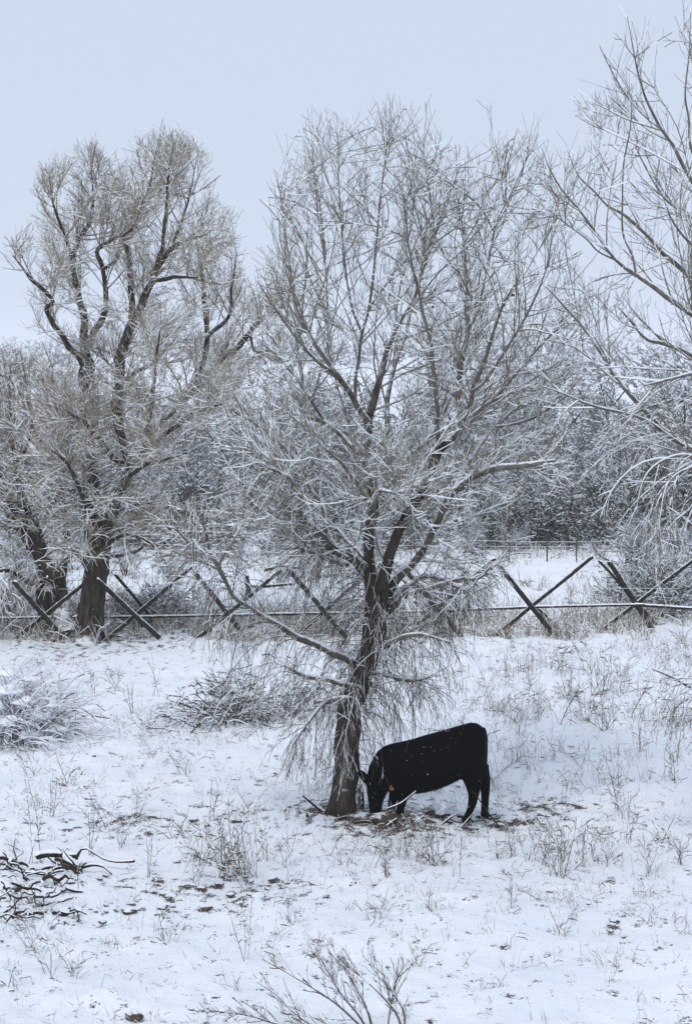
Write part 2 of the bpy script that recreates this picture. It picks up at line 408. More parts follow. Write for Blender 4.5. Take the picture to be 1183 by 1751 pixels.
# ------------------------------------------------------------------ central tree
DC = float(TREE_BASE[1])
OUT_C = [(470, 1290), (400, 1240), (370, 1140), (300, 1090), (262, 1010), (248, 890), (320, 845), (372, 862), (372, 760), (385, 690), (425, 640), (432, 560), (440, 470), (478, 430), (468, 340), (488, 265),
         (530, 188), (575, 215), (610, 205), (650, 185), (665, 158), (690, 190), (722, 235), (772, 240), (805, 275), (860, 245), (915, 228), (935, 290), (962, 360), (988, 420), (985, 520), (1003, 600), (990, 680),
         (960, 750), (990, 800), (905, 860), (890, 900), (872, 960), (852, 1000), (832, 1045), (800, 1100), (792, 1190), (745, 1245), (650, 1330), (560, 1345)]
LC = [
 ([(582, 1398, 52), (586, 1340, 45), (594, 1260, 41), (606, 1190, 40), (628, 1130, 40), (640, 1075, 37), (636, 1010, 26), (631, 940, 23), (633, 890, 24), (636, 840, 23), (630, 800, 22)], 0, 0.15),
 ([(640, 1090, 36), (652, 1036, 26), (668, 950, 22), (686, 902, 20), (712, 858, 20), (730, 825, 20), (750, 775, 19), (788, 737, 15), (801, 711, 12), (808, 670, 10), (830, 610, 8), (856, 530, 6), (890, 471, 4)], 0, -.5),
 ([(648, 1050, 26), (672, 1000, 18), (697, 970, 17), (722, 942, 16), (751, 884, 15), (772, 846, 15), (806, 820, 14), (845, 803, 11), (900, 797, 8), (950, 790, 5)], .1, -.9),
 ([(636, 850, 17), (625, 790, 17), (622, 775, 16), (630, 750, 19), (632, 719, 18), (639, 677, 15), (653, 626, 13), (664, 590, 9), (690, 540, 7), (708, 509, 6), (742, 404, 5), (767, 330, 3)], .1, .4),
 ([(632, 725, 15), (620, 706, 13), (603, 680, 13), (585, 651, 12), (569, 630, 9), (531, 575, 7), (505, 518, 5), (482, 430, 3)], .15, -.6),
 ([(607, 682, 9), (609, 645, 8), (619, 575, 7), (634, 509, 6), (644, 404, 5), (653, 319, 4), (664, 230, 2.5)], .1, .1),
 ([(632, 800, 17), (620, 778, 15), (603, 764, 14), (582, 744, 12), (556, 723, 10), (506, 711, 7), (452, 698, 4)], .15, .9),
 ([(752, 772, 12), (748, 720, 10), (744, 677, 9), (738, 600, 8), (720, 520, 6), (700, 430, 4), (690, 330, 3)], -.2, -1.0),
 ([(788, 740, 11), (783, 668, 11), (787, 626, 11), (797, 575, 9), (800, 509, 7), (792, 404, 5), (780, 330, 3)], -.3, .5),
 ([(808, 670, 9), (830, 650, 7), (870, 590, 6), (910, 520, 5), (945, 430, 3)], -.4, -1.4),
 ([(800, 712, 9), (840, 686, 8), (899, 655, 6), (960, 615, 4)], -.4, .5),
 ([(772, 846, 11), (800, 790, 10), (844, 732, 8), (880, 700, 6), (940, 650, 4)], -.2, 1.2),
 ([(800, 560, 6), (818, 530, 6), (847, 387, 5), (873, 332, 4), (912, 245, 2.5)], .3, .8),
 ([(635, 850, 15), (665, 830, 12), (696, 782, 12), (730, 753, 11), (760, 700, 9), (790, 640, 7), (830, 540, 5)], .3, 1.9),
 ([(634, 770, 12), (660, 745, 11), (664, 681, 11), (676, 620, 9), (692, 571, 8), (715, 480, 6), (730, 380, 4)], .3, 1.6),
 ([(628, 985, 20), (600, 955, 18), (567, 938, 18), (556, 921, 15), (522, 892, 13), (512, 871, 11), (510, 842, 9), (490, 815, 6), (455, 800, 4)], .1, -.8),
 ([(522, 892, 10), (501, 874, 9), (455, 850, 7), (432, 860, 4)], -.3, -.6),
 ([(558, 922, 12), (552, 871, 11), (530, 835, 9), (516, 800, 9), (489, 768, 8), (455, 738, 6), (400, 705, 4)], -.1, .5),
 ([(596, 968, 11), (565, 960, 8), (540, 948, 8), (506, 935, 6)], .1, -.5),
 ([(660, 1050, 16), (690, 1020, 13), (721, 1010, 11), (780, 993, 10), (818, 990, 7), (842, 965, 4)], .1, -.7),
 ([(620, 1150, 22), (595, 1132, 16), (569, 1118, 16), (512, 1092, 13), (478, 1073, 12), (455, 1057, 10), (406, 1026, 9), (388, 1000, 8), (372, 971, 8), (359, 942, 7), (351, 904, 6), (330, 861, 4)], -.1, -1.2),
 ([(360, 945, 6), (330, 935, 5), (300, 905, 4), (262, 900, 3)], -1.1, -1.3),
 ([(372, 971, 6), (395, 930, 5), (412, 900, 4), (425, 870, 3)], -1.1, -.9),
 ([(612, 1180, 14), (578, 1167, 10), (525, 1158, 8), (495, 1143, 5)], -.1, -.7),
 ([(604, 1200, 14), (587, 1193, 11), (556, 1202, 9), (525, 1237, 6), (505, 1270, 3)], -.1, -1.0),
 ([(640, 1120, 14), (675, 1095, 10), (720, 1085, 8), (770, 1100, 5)], 0, -.9),
 ([(632, 1150, 12), (660, 1155, 8), (700, 1165, 6), (735, 1160, 4)], 0, .5),
 ([(655, 1030, 14), (700, 1000, 10), (735, 985, 8), (790, 1010, 5)], .1, 1.4),
 ([(630, 960, 14), (600, 930, 10), (575, 905, 8), (540, 900, 6)], .1, 1.5),
 ([(634, 900, 13), (640, 860, 10), (650, 840, 9), (690, 850, 7)], .1, -1.7),
 ([(633, 870, 12), (612, 830, 9), (590, 800, 7), (560, 770, 5)], .1, -1.6),
 ([(569, 632, 7), (560, 560, 6), (558, 471, 5), (545, 380, 4), (533, 250, 2.5)], -.2, .4),
 ([(585, 651, 8), (540, 615, 6), (500, 570, 5), (465, 520, 4), (440, 480, 2)], 0, -1.0),
 ([(556, 723, 8), (515, 660, 6), (475, 610, 5), (435, 575, 3)], .5, .2),
 ([(531, 575, 6), (505, 500, 5), (492, 420, 4), (480, 350, 2), (488, 280, 1.5)], -.3, .5),
 ([(845, 683, 7), (890, 630, 6), (935, 580, 5), (980, 540, 2.5)], -.1, -.9),
 ([(856, 530, 6), (900, 460, 5), (935, 400, 4), (960, 365, 2)], -.4, .6),
 ([(742, 404, 4), (735, 340, 3.5), (728, 290, 2.5), (722, 240, 1.5)], .3, -.3),
 ([(847, 387, 4), (835, 330, 3), (845, 270, 2)], .5, .9),
 ([(844, 732, 7), (900, 720, 6), (950, 690, 4), (985, 665, 2)], .5, -.5),
 ([(510, 842, 7), (470, 790, 6), (430, 770, 5), (385, 765, 3)], -.3, .6),
 ([(620, 573, 6), (600, 520, 5), (588, 430, 4), (580, 330, 3), (578, 250, 2)], .1, -.7),
]
zc = lambda py: (1392 - py) / 136.0
tropC = tropism(zc(840), .38, -1.6, zc(1090))
tropC2 = tropism(zc(860), .45, -2.4, zc(1060))
ups = [3, 4, 5, 7, 8, 9, 10, 11, 12, 13, 14, 31, 32]
HANG = lambda k: (lambda p: np.tile(np.array([-.1, 0, k]), (len(p), 1)))
LOWL = [15, 18, 19, 20, 23, 24, 25, 26, 27, 28]
CFG_C = [
 dict(src=0, out=1, dens=8.0, tmin=.16, tmax=1., ang=.76, asd=.22, length=1.4, rad=.012, N=9, trop=tropC, wob=.12, upbias=.3, lfall=.7, poly=OUT_C, sides=4, snow=.006, thr=.35, limbs=[i for i in range(1, len(LC)) if i not in (23, 24, 25, 26)]),
 dict(src=0, out=1, dens=5.0, tmin=.3, tmax=.95, ang=1.0, asd=.25, length=1.1, rad=.008, N=9, trop=tropC2, wob=.12, lfall=.3, poly=OUT_C, sides=4, snow=.006, thr=.35, limbs=[0]),
 dict(src=1, out=2, dens=12.5, tmin=.1, tmax=1., ang=.62, asd=.22, length=.58, rad=.0052, N=6, keepf=lambda z: np.interp(z, [zc(900), zc(450)], [1, .6]), trop=tropC2, wob=.14, upbias=.25, lfall=.5, poly=OUT_C, sides=3, snow=.007, thr=.22, rmin=.0024),
 dict(src=2, out=3, dens=12.0, tmin=.12, tmax=1., ang=.65, asd=.25, length=.26, rad=.0032, N=4, keepf=lambda z: np.interp(z, [zc(900), zc(450)], [1, .45]), trop=tropC2, wob=.17, upbias=.15, lfall=.4, poly=OUT_C, sides=3, snow=.006, thr=.2, rmin=.0019),
 dict(src=0, out=8, dens=16, tmin=.72, tmax=1., ang=.32, asd=.14, length=.55, rad=.0058, N=7, trop=lambda p: np.tile(np.array([0, 0, .5]), (len(p), 1)), wob=.06, upbias=.2, lfall=0, sides=4, snow=.004, thr=.4, rmin=.0022, limbs=[3, 4, 5, 7, 8, 9, 12, 13, 14, 31, 33, 35, 36, 37, 38, 39]),
 dict(src=8, out=12, dens=7, tmin=.15, tmax=.9, ang=.5, asd=.18, length=.3, rad=.0034, N=4, trop=lambda p: np.tile(np.array([0, 0, .4]), (len(p), 1)), wob=.09, lfall=.6, sides=3, snow=.004, thr=.4, rmin=.002),
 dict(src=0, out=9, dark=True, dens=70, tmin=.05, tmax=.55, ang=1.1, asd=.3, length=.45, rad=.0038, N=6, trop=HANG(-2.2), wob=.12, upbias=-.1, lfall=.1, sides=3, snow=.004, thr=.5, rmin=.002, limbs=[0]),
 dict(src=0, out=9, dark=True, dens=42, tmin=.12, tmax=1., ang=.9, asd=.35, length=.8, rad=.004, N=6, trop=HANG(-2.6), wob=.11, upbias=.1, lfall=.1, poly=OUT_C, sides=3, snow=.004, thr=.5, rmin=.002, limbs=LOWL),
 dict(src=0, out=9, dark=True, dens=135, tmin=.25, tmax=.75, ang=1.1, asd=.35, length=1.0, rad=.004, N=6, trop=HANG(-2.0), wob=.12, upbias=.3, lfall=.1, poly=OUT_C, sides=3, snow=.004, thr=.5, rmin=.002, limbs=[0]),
 dict(src=9, out=10, dark=True, dens=11, tmin=.2, tmax=1., ang=.65, asd=.3, length=.22, rad=.0028, N=3, trop=HANG(-1.6), wob=.14, lfall=.3, sides=3, snow=.004, thr=.5, rmin=.0018),
]
tree_c, lvC = build_tree('bare_tree', TREE_BASE, 'snow-laden bare tree with weeping lower twigs, standing beside the black cow', 'tree', LC, DC, CFG_C, seed=3)
# a few withered leaves still hanging on
lp = lvC[3][0][:, -1]; lp = lp[rng.choice(len(lp), 170, replace=False)] - TREE_BASE
V, T = [], []
for i, p in enumerate(lp):
    a = rng.normal(size=(3, 3)) * .016; a[:, 2] -= .012; V += [p, p + a[0], p + a[1] + a[0], p + a[1]]; T += [(4 * i, 4 * i + 1, 4 * i + 2, 4 * i + 3)]
tag(link('leaves', mesh_np('leaves', V, T), [M['leaf']], tree_c), kind='stuff')

# ------------------------------------------------------------------ tall old tree behind the fence and its leaning neighbour
BL = G(150, 1091); DL = float(BL[1])
OUT_L = [(60, 900), (20, 820), (10, 700), (60, 620), (40, 560), (25, 500), (0, 450), (20, 400), (55, 370), (58, 305), (95, 275), (125, 255), (160, 245), (195, 270), (212, 300), (222, 245), (262, 218), (300, 222), (335, 240), (362, 290), (368, 340), (405, 370), (416, 420), (414, 470), (440, 500), (470, 480), (500, 470), (505, 540), (480, 580), (470, 620), (420, 660), (400, 720), (360, 780), (300, 810), (290, 880), (240, 960), (190, 1000), (120, 1000)]
LL = [
 ([(150, 1095, 56), (154, 1060, 46), (160, 1010, 41), (167, 960, 40), (165, 900, 37), (160, 865, 28), (154, 820, 27), (153, 760, 24), (150, 690, 25), (149, 630, 25), (150, 592, 24)], 0, .3),
 ([(170, 930, 34), (182, 895, 27), (203, 842, 22), (220, 802, 20), (212, 760, 18), (200, 700, 21), (203, 650, 21), (208, 606, 21), (224, 559, 19), (245, 517, 16), (262, 476, 14), (292, 428, 11), (321, 411, 8), (356, 403, 5)], 0, -.4),
 ([(152, 640, 15), (136, 612, 13), (120, 595, 12), (82, 534, 10), (92, 514, 9), (56, 479, 7), (22, 437, 4)], .2, -.8),
 ([(150, 595, 18), (145, 575, 18), (144, 538, 16), (131, 496, 14), (125, 449, 12), (135, 411, 10), (152, 386, 8), (160, 340, 5), (155, 280, 3)], .3, .5),
 ([(151, 590, 15), (160, 572, 14), (182, 530, 13), (182, 496, 11), (176, 462, 10), (168, 428, 9), (190, 411, 8), (228, 390, 6), (245, 340, 4)], .3, -.6),
 ([(205, 620, 14), (222, 560, 14), (225, 496, 14), (220, 440, 12), (218, 411, 10), (235, 370, 8), (255, 320, 6), (268, 255, 4)], 0, 1.3),
 ([(262, 480, 11), (282, 477, 9), (305, 474, 8), (338, 475, 5)], -.3, -1.3),
 ([(268, 465, 10), (280, 410, 9), (285, 350, 7), (290, 290, 5), (300, 240, 3)], -.3, .2),
 ([(292, 428, 9), (310, 380, 7), (325, 330, 5), (335, 280, 3)], -.3, .9),
 ([(125, 449, 9), (110, 400, 7), (92, 350, 5), (85, 300, 3)], .4, -.7),
 ([(176, 462, 9), (200, 440, 8), (215, 380, 6), (200, 320, 4)], -.1, .9),
 ([(220, 804, 18), (236, 782, 15), (254, 757, 15), (266, 728, 14), (300, 700, 12), (340, 660, 12), (376, 618, 12), (406, 593, 12), (427, 568, 10), (456, 540, 8), (494, 521, 5)], -.3, -.8),
 ([(330, 670, 12), (345, 625, 11), (355, 589, 11), (351, 538, 10), (347, 475, 8), (338, 432, 6)], -.6, .2),
 ([(350, 600, 9), (360, 572, 9), (393, 538, 8), (397, 487, 6), (405, 430, 3)], -.4, -.9),
 ([(210, 795, 14), (186, 773, 12), (161, 743, 11), (140, 720, 8), (110, 700, 5)], -.2, -1.5),
 ([(254, 757, 12), (254, 726, 11), (262, 671, 9), (268, 610, 6), (275, 560, 4)], -.4, -1.8),
 ([(249, 764, 12), (280, 745, 10), (338, 705, 7), (385, 690, 4)], -.4, -1.9),
 ([(203, 842, 12), (240, 800, 9), (270, 790, 7), (320, 775, 4)], -.3, -1.5),
 ([(203, 660, 10), (230, 640, 9), (262, 620, 7), (300, 580, 4)], -.1, 1.2),
 ([(165, 900, 12), (140, 850, 9), (120, 800, 7), (90, 770, 4)], 0, -1.4),
 ([(172, 955, 12), (186, 952, 9), (215, 948, 8), (240, 940, 5), (252, 924, 3)], -.2, -.6),
 ([(166, 960, 12), (190, 925, 9), (220, 915, 7), (260, 930, 5), (285, 965, 3)], -.2, -1.2),
 ([(160, 985, 12), (135, 950, 9), (110, 935, 7), (80, 950, 4)], -.2, -1.3),
 ([(165, 920, 12), (200, 880, 9), (240, 860, 7), (290, 870, 4)], -.2, .9),
 ([(427, 568, 7), (435, 600, 5), (465, 600, 4), (480, 615, 3)], -.7, -.9),
]
zl = lambda py: (1091 - py) / 82.0
tropL = tropism(zl(700), .6, -.6, zl(980)); tropL2 = tropism(zl(760), .45, -.7, zl(960))
CFG_L = [
 dict(src=0, out=1, dens=7.8, tmin=.2, tmax=1., ang=.78, asd=.22, length=1.35, rad=.018, N=7, trop=tropL, wob=.11, upbias=.3, lfall=.6, poly=OUT_L, jitter=10, sides=4, snow=.010, thr=.3, limbs=list(range(1, len(LL)))),
 dict(src=0, out=1, dens=8.0, tmin=.22, tmax=.95, ang=1.1, asd=.2, length=1.25, rad=.015, N=7, trop=tropL, wob=.11, upbias=.2, lfall=.2, poly=OUT_L, sides=4, snow=.010, thr=.3, limbs=[0]),
 dict(src=0, out=1, dens=4.0, tmin=.2, tmax=1., ang=.95, asd=.25, length=1.4, rad=.015, N=7, trop=tropL, wob=.12, upbias=.2, lfall=.3, poly=OUT_L, sides=4, snow=.010, thr=.3, limbs=[1, 11, 14, 15, 16, 17, 18, 19, 20, 21, 22, 23]),
 dict(src=1, out=2, dens=13.5, tmin=.12, tmax=1., ang=.68, asd=.24, length=.6, rad=.0062, N=5, trop=tropL2, wob=.15, upbias=.2, lfall=.5, poly=OUT_L, jitter=10, sides=3, snow=.008, thr=.3, rmin=.0034),
 dict(src=2, out=3, dens=11, tmin=.15, tmax=1., ang=.68, asd=.25, length=.27, rad=.0038, N=4, trop=tropL2, wob=.17, upbias=.2, lfall=.4, poly=OUT_L, jitter=10, sides=3, snow=.006, thr=.28, rmin=.0026),
]
build_tree('cottonwood_tree', BL, 'tall old tree with thick forked trunk and rounded tan twig crowns behind the pole fence', 'tree', LL, DL, CFG_L, barks=('bark_old', 'bark_old'), twig='twig_tan', seed=40)

BN = G(112, 1088); DN = float(BN[1]) + .5
OUT_N = [(-120, 560), (-60, 520), (0, 560), (40, 590), (70, 600), (110, 640), (140, 720), (150, 800), (140, 900), (120, 1000), (60, 1060), (-60, 1070), (-160, 1000), (-180, 700)]
LN = [
 ([(112, 1092, 50), (104, 1030, 38), (88, 975, 34), (62, 930, 32), (36, 895, 30), (14, 855, 26), (-8, 800, 22), (-30, 740, 16), (-60, 660, 10), (-80, 600, 6)], 0, .3),
 ([(88, 1085, 34), (75, 1010, 26), (70, 960, 22), (66, 915, 20), (42, 861, 16), (28, 800, 12), (20, 730, 8), (16, 640, 4)], .3, .6),
 ([(100, 1000, 20), (115, 940, 18), (110, 880, 16), (100, 820, 15), (85, 768, 15), (63, 735, 13), (46, 688, 10), (22, 655, 7), (0, 640, 4)], .2, .9),
 ([(62, 735, 8), (80, 690, 6), (92, 640, 4), (75, 590, 2.5)], .8, .5),
 ([(36, 895, 14), (10, 900, 10), (-30, 880, 7), (-70, 900, 4)], .2, -.8),
 ([(75, 1010, 12), (40, 990, 9), (10, 975, 7), (-30, 990, 4)], .3, -.9),
 ([(28, 800, 8), (48, 760, 6), (60, 700, 4)], .5, -.6),
 ([(100, 820, 9), (120, 790, 7), (140, 770, 4)], .6, -.5),
]
tropN = tropism(zl(760), .55, -.9, zl(960))
CFG_N = [
 dict(src=0, out=1, dens=8, tmin=.15, tmax=1., ang=.85, asd=.22, length=1.15, rad=.02, N=7, trop=tropN, wob=.11, upbias=.2, lfall=.5, poly=OUT_N, sides=4, snow=.014, thr=.15),
 dict(src=1, out=2, dens=14, tmin=.2, tmax=1., ang=.75, asd=.25, length=.55, rad=.008, N=5, trop=tropN, wob=.14, upbias=.15, lfall=.5, poly=OUT_N, sides=3, snow=.014, thr=.1, rmin=.0045),
 dict(src=2, out=3, dens=12, tmin=.2, tmax=1., ang=.75, asd=.3, length=.28, rad=.0052, N=3, trop=tropN, wob=.15, upbias=.1, lfall=.4, poly=OUT_N, sides=3, snow=.012, thr=.1, rmin=.0042),
]
build_tree('leaning_tree', BN, 'tree with several leaning trunks at the foot of the tall old tree', 'tree', LN, DN, CFG_N, barks=('bark_old', 'bark_old'), twig='twig_tan', seed=70)

# ------------------------------------------------------------------ tree whose boughs reach in over the fence from beyond the frame
BR = G(1400, 1420); DR = float(BR[1])
OUT_R = [(1500, 1340), (1130, 1290), (1085, 1210), (1095, 1120), (1140, 1080), (1110, 1000), (1060, 930), (1010, 880), (985, 800), (935, 720), (905, 690), (935, 640), (925, 560), (915, 470), (915, 380), (905, 330), (920, 245), (968, 210), (985, 150), (1020, 170), (1050, 60), (1070, 20), (1110, 60), (1150, 60), (1180, -40), (1400, -120), (1600, 200), (1620, 1000)]
LR = [
 ([(1400, 1425, 70), (1390, 1300, 60), (1375, 1150, 56), (1360, 1000, 52), (1345, 880, 46), (1330, 780, 40), (1318, 680, 34), (1300, 560, 28), (1285, 420, 20), (1280, 280, 12), (1275, 120, 6), (1270, 0, 3)], 0, .3),
 ([(1350, 920, 30), (1280, 830, 22), (1230, 795, 19), (1183, 768, 17), (1134, 739, 15), (1101, 702, 12), (1072, 670, 10), (1047, 640, 8), (1020, 596, 6), (993, 557, 5), (963, 524, 4), (932, 490, 2.5)], 0, -.9),
 ([(1109, 721, 9), (1090, 712, 8), (1065, 706, 8), (1013, 695, 7), (955, 670, 4), (925, 660, 2.5)], -.7, -1.1),
 ([(1055, 655, 6), (1022, 626, 5), (998, 606, 5), (979, 592, 4), (940, 582, 3)], -.8, -.4),
 ([(1322, 700, 24), (1250, 600, 19), (1210, 560, 17), (1183, 540, 15), (1125, 497, 12), (1088, 471, 10), (1051, 444, 8), (1014, 392, 7), (991, 360, 6), (960, 325, 4.5), (940, 290, 3.5), (925, 250, 2)], .1, -.6),
 ([(1051, 444, 5), (1022, 430, 4.5), (1002, 409, 4), (971, 386, 4), (935, 358, 2.5)], -.4, -1.),
 ([(1086, 466, 7), (1080, 438, 7), (1065, 399, 6), (1064, 340, 5), (1065, 281, 4.5), (1078, 211, 3.5), (1078, 143, 2)], -.4, -.1),
 ([(1306, 600, 20), (1240, 520, 16), (1183, 481, 14), (1164, 460, 12), (1135, 434, 11), (1111, 407, 10), (1074, 372, 8), (1039, 353, 6), (1016, 329, 5), (991, 304, 4), (968, 255, 2.5)], .2, .5),
 ([(1295, 520, 16), (1240, 420, 12), (1183, 372, 10), (1145, 347, 8), (1121, 318, 6), (1095, 270, 4), (1080, 235, 2.5)], .2, 1.0),
 ([(1288, 450, 15), (1230, 370, 12), (1183, 310, 11), (1148, 248, 9), (1120, 203, 7), (1100, 160, 5.5), (1085, 100, 4), (1071, 25, 2)], .2, -.4),
 ([(1284, 380, 12), (1230, 310, 9), (1183, 262, 8), (1176, 200, 6), (1171, 155, 5), (1178, 80, 3), (1180, 15, 2)], .2, .4),
 ([(1330, 780, 20), (1250, 660, 14), (1183, 608, 10), (1135, 588, 9), (1104, 580, 7), (1080, 552, 5), (1056, 525, 3)], 0, -1.2),
 ([(1135, 588, 6), (1108, 560, 5), (1084, 534, 4), (1060, 500, 2.5)], -.8, -1.0),
 ([(1345, 880, 24), (1260, 770, 15), (1183, 690, 11), (1120, 694, 7), (1080, 710, 4)], .1, .6),
 ([(1350, 930, 22), (1270, 830, 15), (1220, 795, 12), (1170, 780, 10), (1130, 790, 7), (1100, 820, 4), (1085, 880, 2.5)], 0, -1.6),
 ([(1355, 960, 18), (1280, 850, 12), (1225, 800, 9), (1180, 800, 7), (1140, 830, 4), (1125, 900, 2.5)], 0, -2.),
 ([(1385, 1250, 16), (1300, 1215, 10), (1230, 1190, 7), (1183, 1177, 6), (1150, 1160, 4), (1115, 1145, 2.5)], 0, -.8),
 ([(1386, 1260, 14), (1300, 1235, 9), (1230, 1205, 6), (1190, 1190, 5), (1150, 1215, 4), (1135, 1260, 2)], 0, -.4),
 ([(1290, 480, 12), (1220, 440, 9), (1183, 420, 7), (1150, 380, 5), (1130, 330, 3)], .2, -1.5),
 ([(1310, 640, 14), (1240, 640, 10), (1183, 640, 8), (1140, 650, 6), (1100, 660, 3)], .2, -1.8),
]
zr = lambda py: (1420 - py) / (F / DR)
tropR = tropism(zr(560), .45, -1.3, zr(800)); tropR2 = tropism(zr(620), .45, -1.6, zr(830))
CFG_R = [
 dict(src=0, out=1, dens=4.2, tmin=.25, tmax=1., ang=.66, asd=.2, length=1.25, rad=.011, N=8, trop=tropR, wob=.09, upbias=.2, lfall=.6, poly=OUT_R, sides=4, snow=.012, thr=.2, limbs=list(range(1, len(LR)))),
 dict(src=0, out=1, dens=4, tmin=.3, tmax=1., ang=.9, asd=.2, length=1.3, rad=.016, N=8, trop=tropR, wob=.09, upbias=.1, lfall=.3, poly=OUT_R, sides=4, snow=.012, thr=.2, limbs=[0]),
 dict(src=1, out=2, dens=10.5, tmin=.12, tmax=1., ang=.6, asd=.2, length=.55, rad=.0050, N=6, keepf=lambda z: np.interp(z, [zr(800), zr(300)], [1, .8]), trop=tropR2, wob=.12, upbias=.15, lfall=.5, poly=OUT_R, sides=3, snow=.007, thr=.25, rmin=.0022),
 dict(src=2, out=3, dens=9, tmin=.15, tmax=1., ang=.65, asd=.22, length=.25, rad=.0032, N=4, keepf=lambda z: np.interp(z, [zr(800), zr(300)], [1, .5]), trop=tropR2, wob=.15, upbias=.1, lfall=.4, poly=OUT_R, sides=3, snow=.007, thr=.2, rmin=.002),
]
build_tree('bare_tree', BR, 'bare tree whose long open boughs reach in from the side over the fence', 'tree', [([(x, y, w * (.8 if i else 1)) for x, y, w in l[0]],) + tuple(l[1:]) for i, l in enumerate(LR)], DR, CFG_R, seed=90)

# ------------------------------------------------------------------ small builders
from mathutils import Vector, Matrix
def place(name, px, py): return G(px, py)
def shrub_mesh(seed, n, h, spread, lean=(0, 0), lev=2, dens=(9, 9), ln=(.35, .18), r=(.006, .004, .003), droop=-.6, snow=.012, thr=.1, base=.15, updir=.9, N0=8, arch=0.):
    """clump of stems fanning out of one root patch, with side twigs; local coordinates"""
    global rng
    keep = rng; rng = np.random.default_rng(seed)
    a = rng.uniform(0, 2 * math.pi, n); e = np.abs(rng.normal(0, spread, n))
    d = np.stack([np.cos(a) * np.sin(e) + lean[0], np.sin(a) * np.sin(e) + lean[1], np.cos(e) * updir], 1); d /= np.linalg.norm(d, axis=1, keepdims=True)
    p = np.stack([rng.normal(0, base, n), rng.normal(0, base, n), np.full(n, -.03)], 1); L = h * rng.uniform(.55, 1.1, n)
    out = np.zeros((n, N0, 3)); out[:, 0] = p
    for k in range(1, N0):
        d = d + np.array([0, 0, droop]) * (k / N0) * (.5 if arch else .15) * np.clip(rng.normal(1, .4, (n, 1)), 0, 2) + rng.normal(0, .07, (n, 3)); d /= np.linalg.norm(d, axis=1, keepdims=True)
        p = p + d * (L / (N0 - 1))[:, None]; out[:, k] = p
    R = np.linspace(1, .4, N0)[None] * r[0] * rng.uniform(.6, 1.2, (n, 1))
    b = Bag(); b.tubes(out, R, 4, snow * rng.uniform(.4, 1.2, n), thr)
    src = (out, R); tr = lambda q: np.tile(np.array([0, 0, droop * .5]), (len(q), 1))
    for k in range(lev):
        Pn, Rn = spawn(src[0], src[1], dens[k], .2, 1., .65, .22, ln[k], r[k + 1], 4, tr, .1, .2, .4, rmin=r[k + 1] * .55)
        b.tubes(Pn, Rn, 3, snow * rng.uniform(.4, 1.2, len(Pn)), thr, spin=np.where(rng.random(len(Pn)) < .55, 0, math.pi) + rng.uniform(-.5, .5, len(Pn)))
        src = (Pn, Rn)
    rng = keep
    return b.mesh('stems')
def blob_mesh(name, seed, rx, ry, rz, rough=.25, sub=2, flat=0.):
    import bmesh
    bm = bmesh.new(); bmesh.ops.create_icosphere(bm, subdivisions=sub, radius=1); rg = np.random.default_rng(seed)
    ph = rg.uniform(0, 6, 6); fr = rg.uniform(1.2, 3.2, 6)
    for v in bm.verts:
        x, y, z = v.co
        k = 1 + rough * (math.sin(x * fr[0] + ph[0]) * math.sin(y * fr[1] + ph[1]) + .6 * math.sin(z * fr[2] * 1.7 + x * fr[3] + ph[2]) + .4 * math.sin(y * fr[4] * 2.3 + z * 2 + ph[3]))
        v.co = (x * rx * k, y * ry * k, z * rz * k * (1 if z > 0 else 1 - flat))
    if sub > 2:
        for v in bm.verts:
            h = rg.normal(0, .07); v.co *= 1 + h
    me = bpy.data.meshes.new(name); bm.to_mesh(me); bm.free()
    for p in me.polygons: p.use_smooth = True
    return me
def stick(name, pts, Y, label, cat, group=None, mat='deadwood', snow=.02, sides=7, dY=0., parent=None, bend=0.):
    """a branch lying or leaning, traced px,py,w rows at distance Y"""
    row = limb_px(pts, Y, Y + dY, bend); off = row[0, :3].copy()
    me, _ = limb_mesh(name, row, sides, snow, .15, random.randint(0, 999))
    me.transform(Matrix.Translation(-Vector(off)))
    o = link(name, me, [M[mat]], parent, off)
    if parent is None: tag(o, label, cat, group)
    return o

